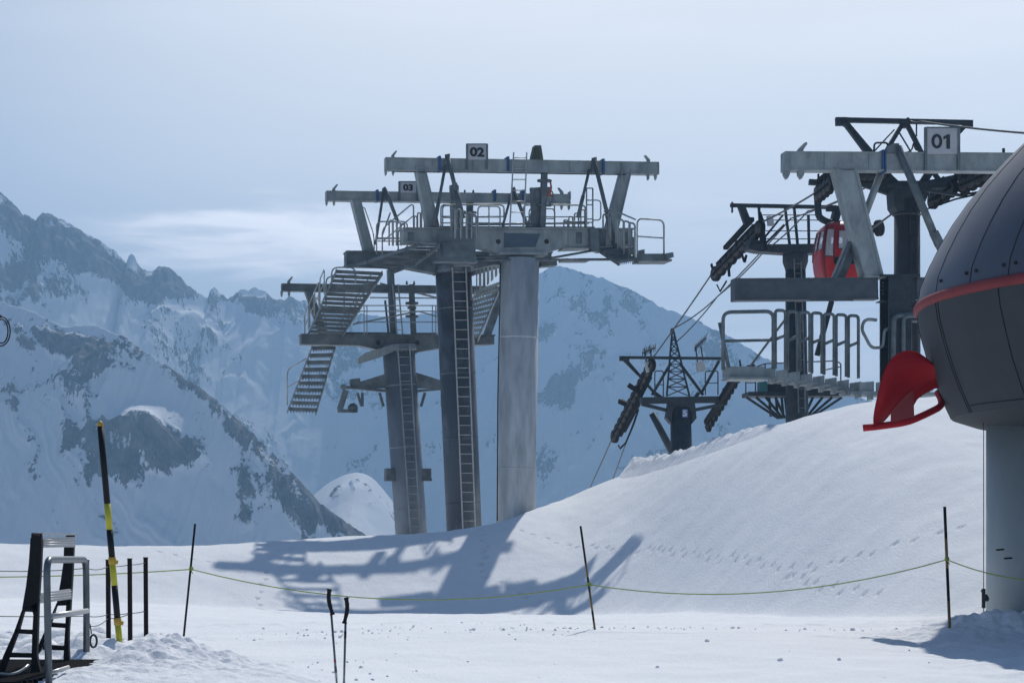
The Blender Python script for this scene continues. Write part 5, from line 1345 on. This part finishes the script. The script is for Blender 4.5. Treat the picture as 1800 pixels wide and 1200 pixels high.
ski_pole(P(579, 1036, 15), P(600, 1302, 15), 'grey ski pole with a silver topped black grip, the taller leaning one', [(.52, .018, M_PINK), (.42, .09, M_LILAC), (.455, .04, M_BLK), (.35, .015, M_PINK)], 1)
ski_pole(P(608.5, 1051, 15), P(602, 1302, 15), 'grey ski pole standing almost upright, the slightly lower of the pair', [(.30, .02, M_PINK), (.365, .06, M_LILAC), (.40, .012, M_BLK), (.45, .008, M_LILAC), (.72, .05, M_BLK)], -1)

# cable loop hanging at the left edge on a post out of frame
CL = thing('cable_loop', 'black cable loops hanging at the left edge above the spur', 'cable', P(-40, 600, 20))
mb = MB()
for rx, ry, cx in ((17, 26, 1), (11, 21, 3)):
    mb.tube([P(cx + rx * math.cos(a_), 582 + ry * math.sin(a_), 20 + .03 * math.sin(a_)) for a_ in np.linspace(0, 2 * math.pi, 29)[:-1]], .007, 6, True)
mb.build('loops', M_BLK, CL)
mb = MB(); mb.cyl(P(-60, 1230, 20.1), P(-60, 520, 20.1), .05, .05, 14); mb.bar(P(-62, 556, 20.05), P(2, 556, 20.05), .03, .03); mb.build('post', M_DARK, CL)

# lumpy snow
def lump_field(name, x0, x1, y0, y1, nx, ny, height, label, cat, amp, sc, seed, sink=.05, base=gz):
    xs, ys = np.linspace(x0, x1, nx), np.linspace(y0, y1, ny); X, Y = np.meshgrid(xs, ys)
    Zz = base(X, Y); h = height(X, Y)
    n = .6 * fbm(X / sc, Y / sc, 3, seed) + .9 * (np.abs(fbm(X / sc * 1.5 + 5, Y / sc * 1.5, 4, seed + 3, .42)) - .3)
    h2 = h * (1 + amp * n) + .03 * amp * np.clip(h / .1, 0, 1) * fbm(X / sc * 4, Y / sc * 4, 4, seed + 9)
    Zz = Zz - sink + h2 + sink * np.clip(h / .05, 0, 1)
    o = grid_mesh(name, X, Y, Zz, M_PILE); return tag(o, label, cat)
def ell(cx, cy, rx, ry, p=1.0):
    return lambda X, Y: np.exp(-(((X - cx) / rx) ** 2 + ((Y - cy) / ry) ** 2) ** p)
e1, e2, e3 = ell(-4.05, 22.3, .62, 1.1, 1.2), ell(-3.55, 22.8, .75, 1.2), ell(-4.3, 20.3, .8, .9)
lump_field('snow_pile', -6.2, -1.2, 18.4, 26.0, 330, 330, lambda X, Y: .20 * e1(X, Y) + .17 * e2(X, Y) + .10 * e3(X, Y) + .07 * np.exp(-((X + 2.9) / 1.0) ** 2 - ((Y - 21.5) / 2.0) ** 2), 'lumpy pile of shovelled snow at the foot of the striped pole', 'snow pile', .42, .6, 61)
e4 = ell(7.6, 29.6, 1.35, 1.0, 1.6)
lump_field('snow_pile', 4.2, 11.5, 26.5, 31.8, 260, 200, lambda X, Y: .36 * e4(X, Y) + .05 * np.exp(-((X - 6) / 1.6) ** 2 - ((Y - 28.8) / 1.2) ** 2), 'low shaded snow heap round the foot of the station post', 'snow pile', .28, .6, 71)
def bank(X, Y):
    px = 900 + F_PX * X / Y
    yc = np.interp(X, _sx, _sy)
    return np.exp(-((Y - yc - 1.0) / 1.3) ** 2) * np.interp(px, [1085, 1115, 1160, 1200, 1260, 1330, 1380], [0, .5, .42, .34, .34, .24, 0])
lump_field('snow_bank', 2.8, 10.2, 56, 78, 320, 320, bank, 'rough ploughed snow bank along the crest below the tower with plate 5', 'snow bank', .4, .8, 81)
# scattered clods on the groomed snow
mb = MB()
def clod(c, r):
    n = 7; k0 = len(mb.v); vs = []
    for i in range(5):
        ph = math.pi * i / 4
        for j in range(n):
            th = 2 * math.pi * j / n; rr = r * (1 + rng.uniform(-.3, .3))
            vs.append(c + Vector((rr * math.sin(ph) * math.cos(th), rr * math.sin(ph) * math.sin(th), rr * .7 * math.cos(ph))))
    mb.add(vs, [[i * n + j, (i + 1) * n + j, (i + 1) * n + (j + 1) % n, i * n + (j + 1) % n] for i in range(4) for j in range(n)], False)
for _ in range(380):
    k = rng.random()
    if k < .35: x, y = rng.uniform(-1, 10), 31.2 + rng.gauss(0, .55)
    elif k < .6: x, y = rng.uniform(-4.2, 1), 30.6 + rng.gauss(0, .9)
    elif k < .85: x, y = rng.gauss(-2.8, 1.0), rng.uniform(19, 25)
    else: x, y = rng.uniform(-6, 9), rng.uniform(18, 34)
    r = min(.045, .006 + rng.expovariate(130))
    clod(Vector((x, y, float(gz(x, y)) + r * .25)), r)
tag(mb.build('snow_clods', M_PILE), 'small snow clods scattered over the groomed snow', None, None, 'stuff')
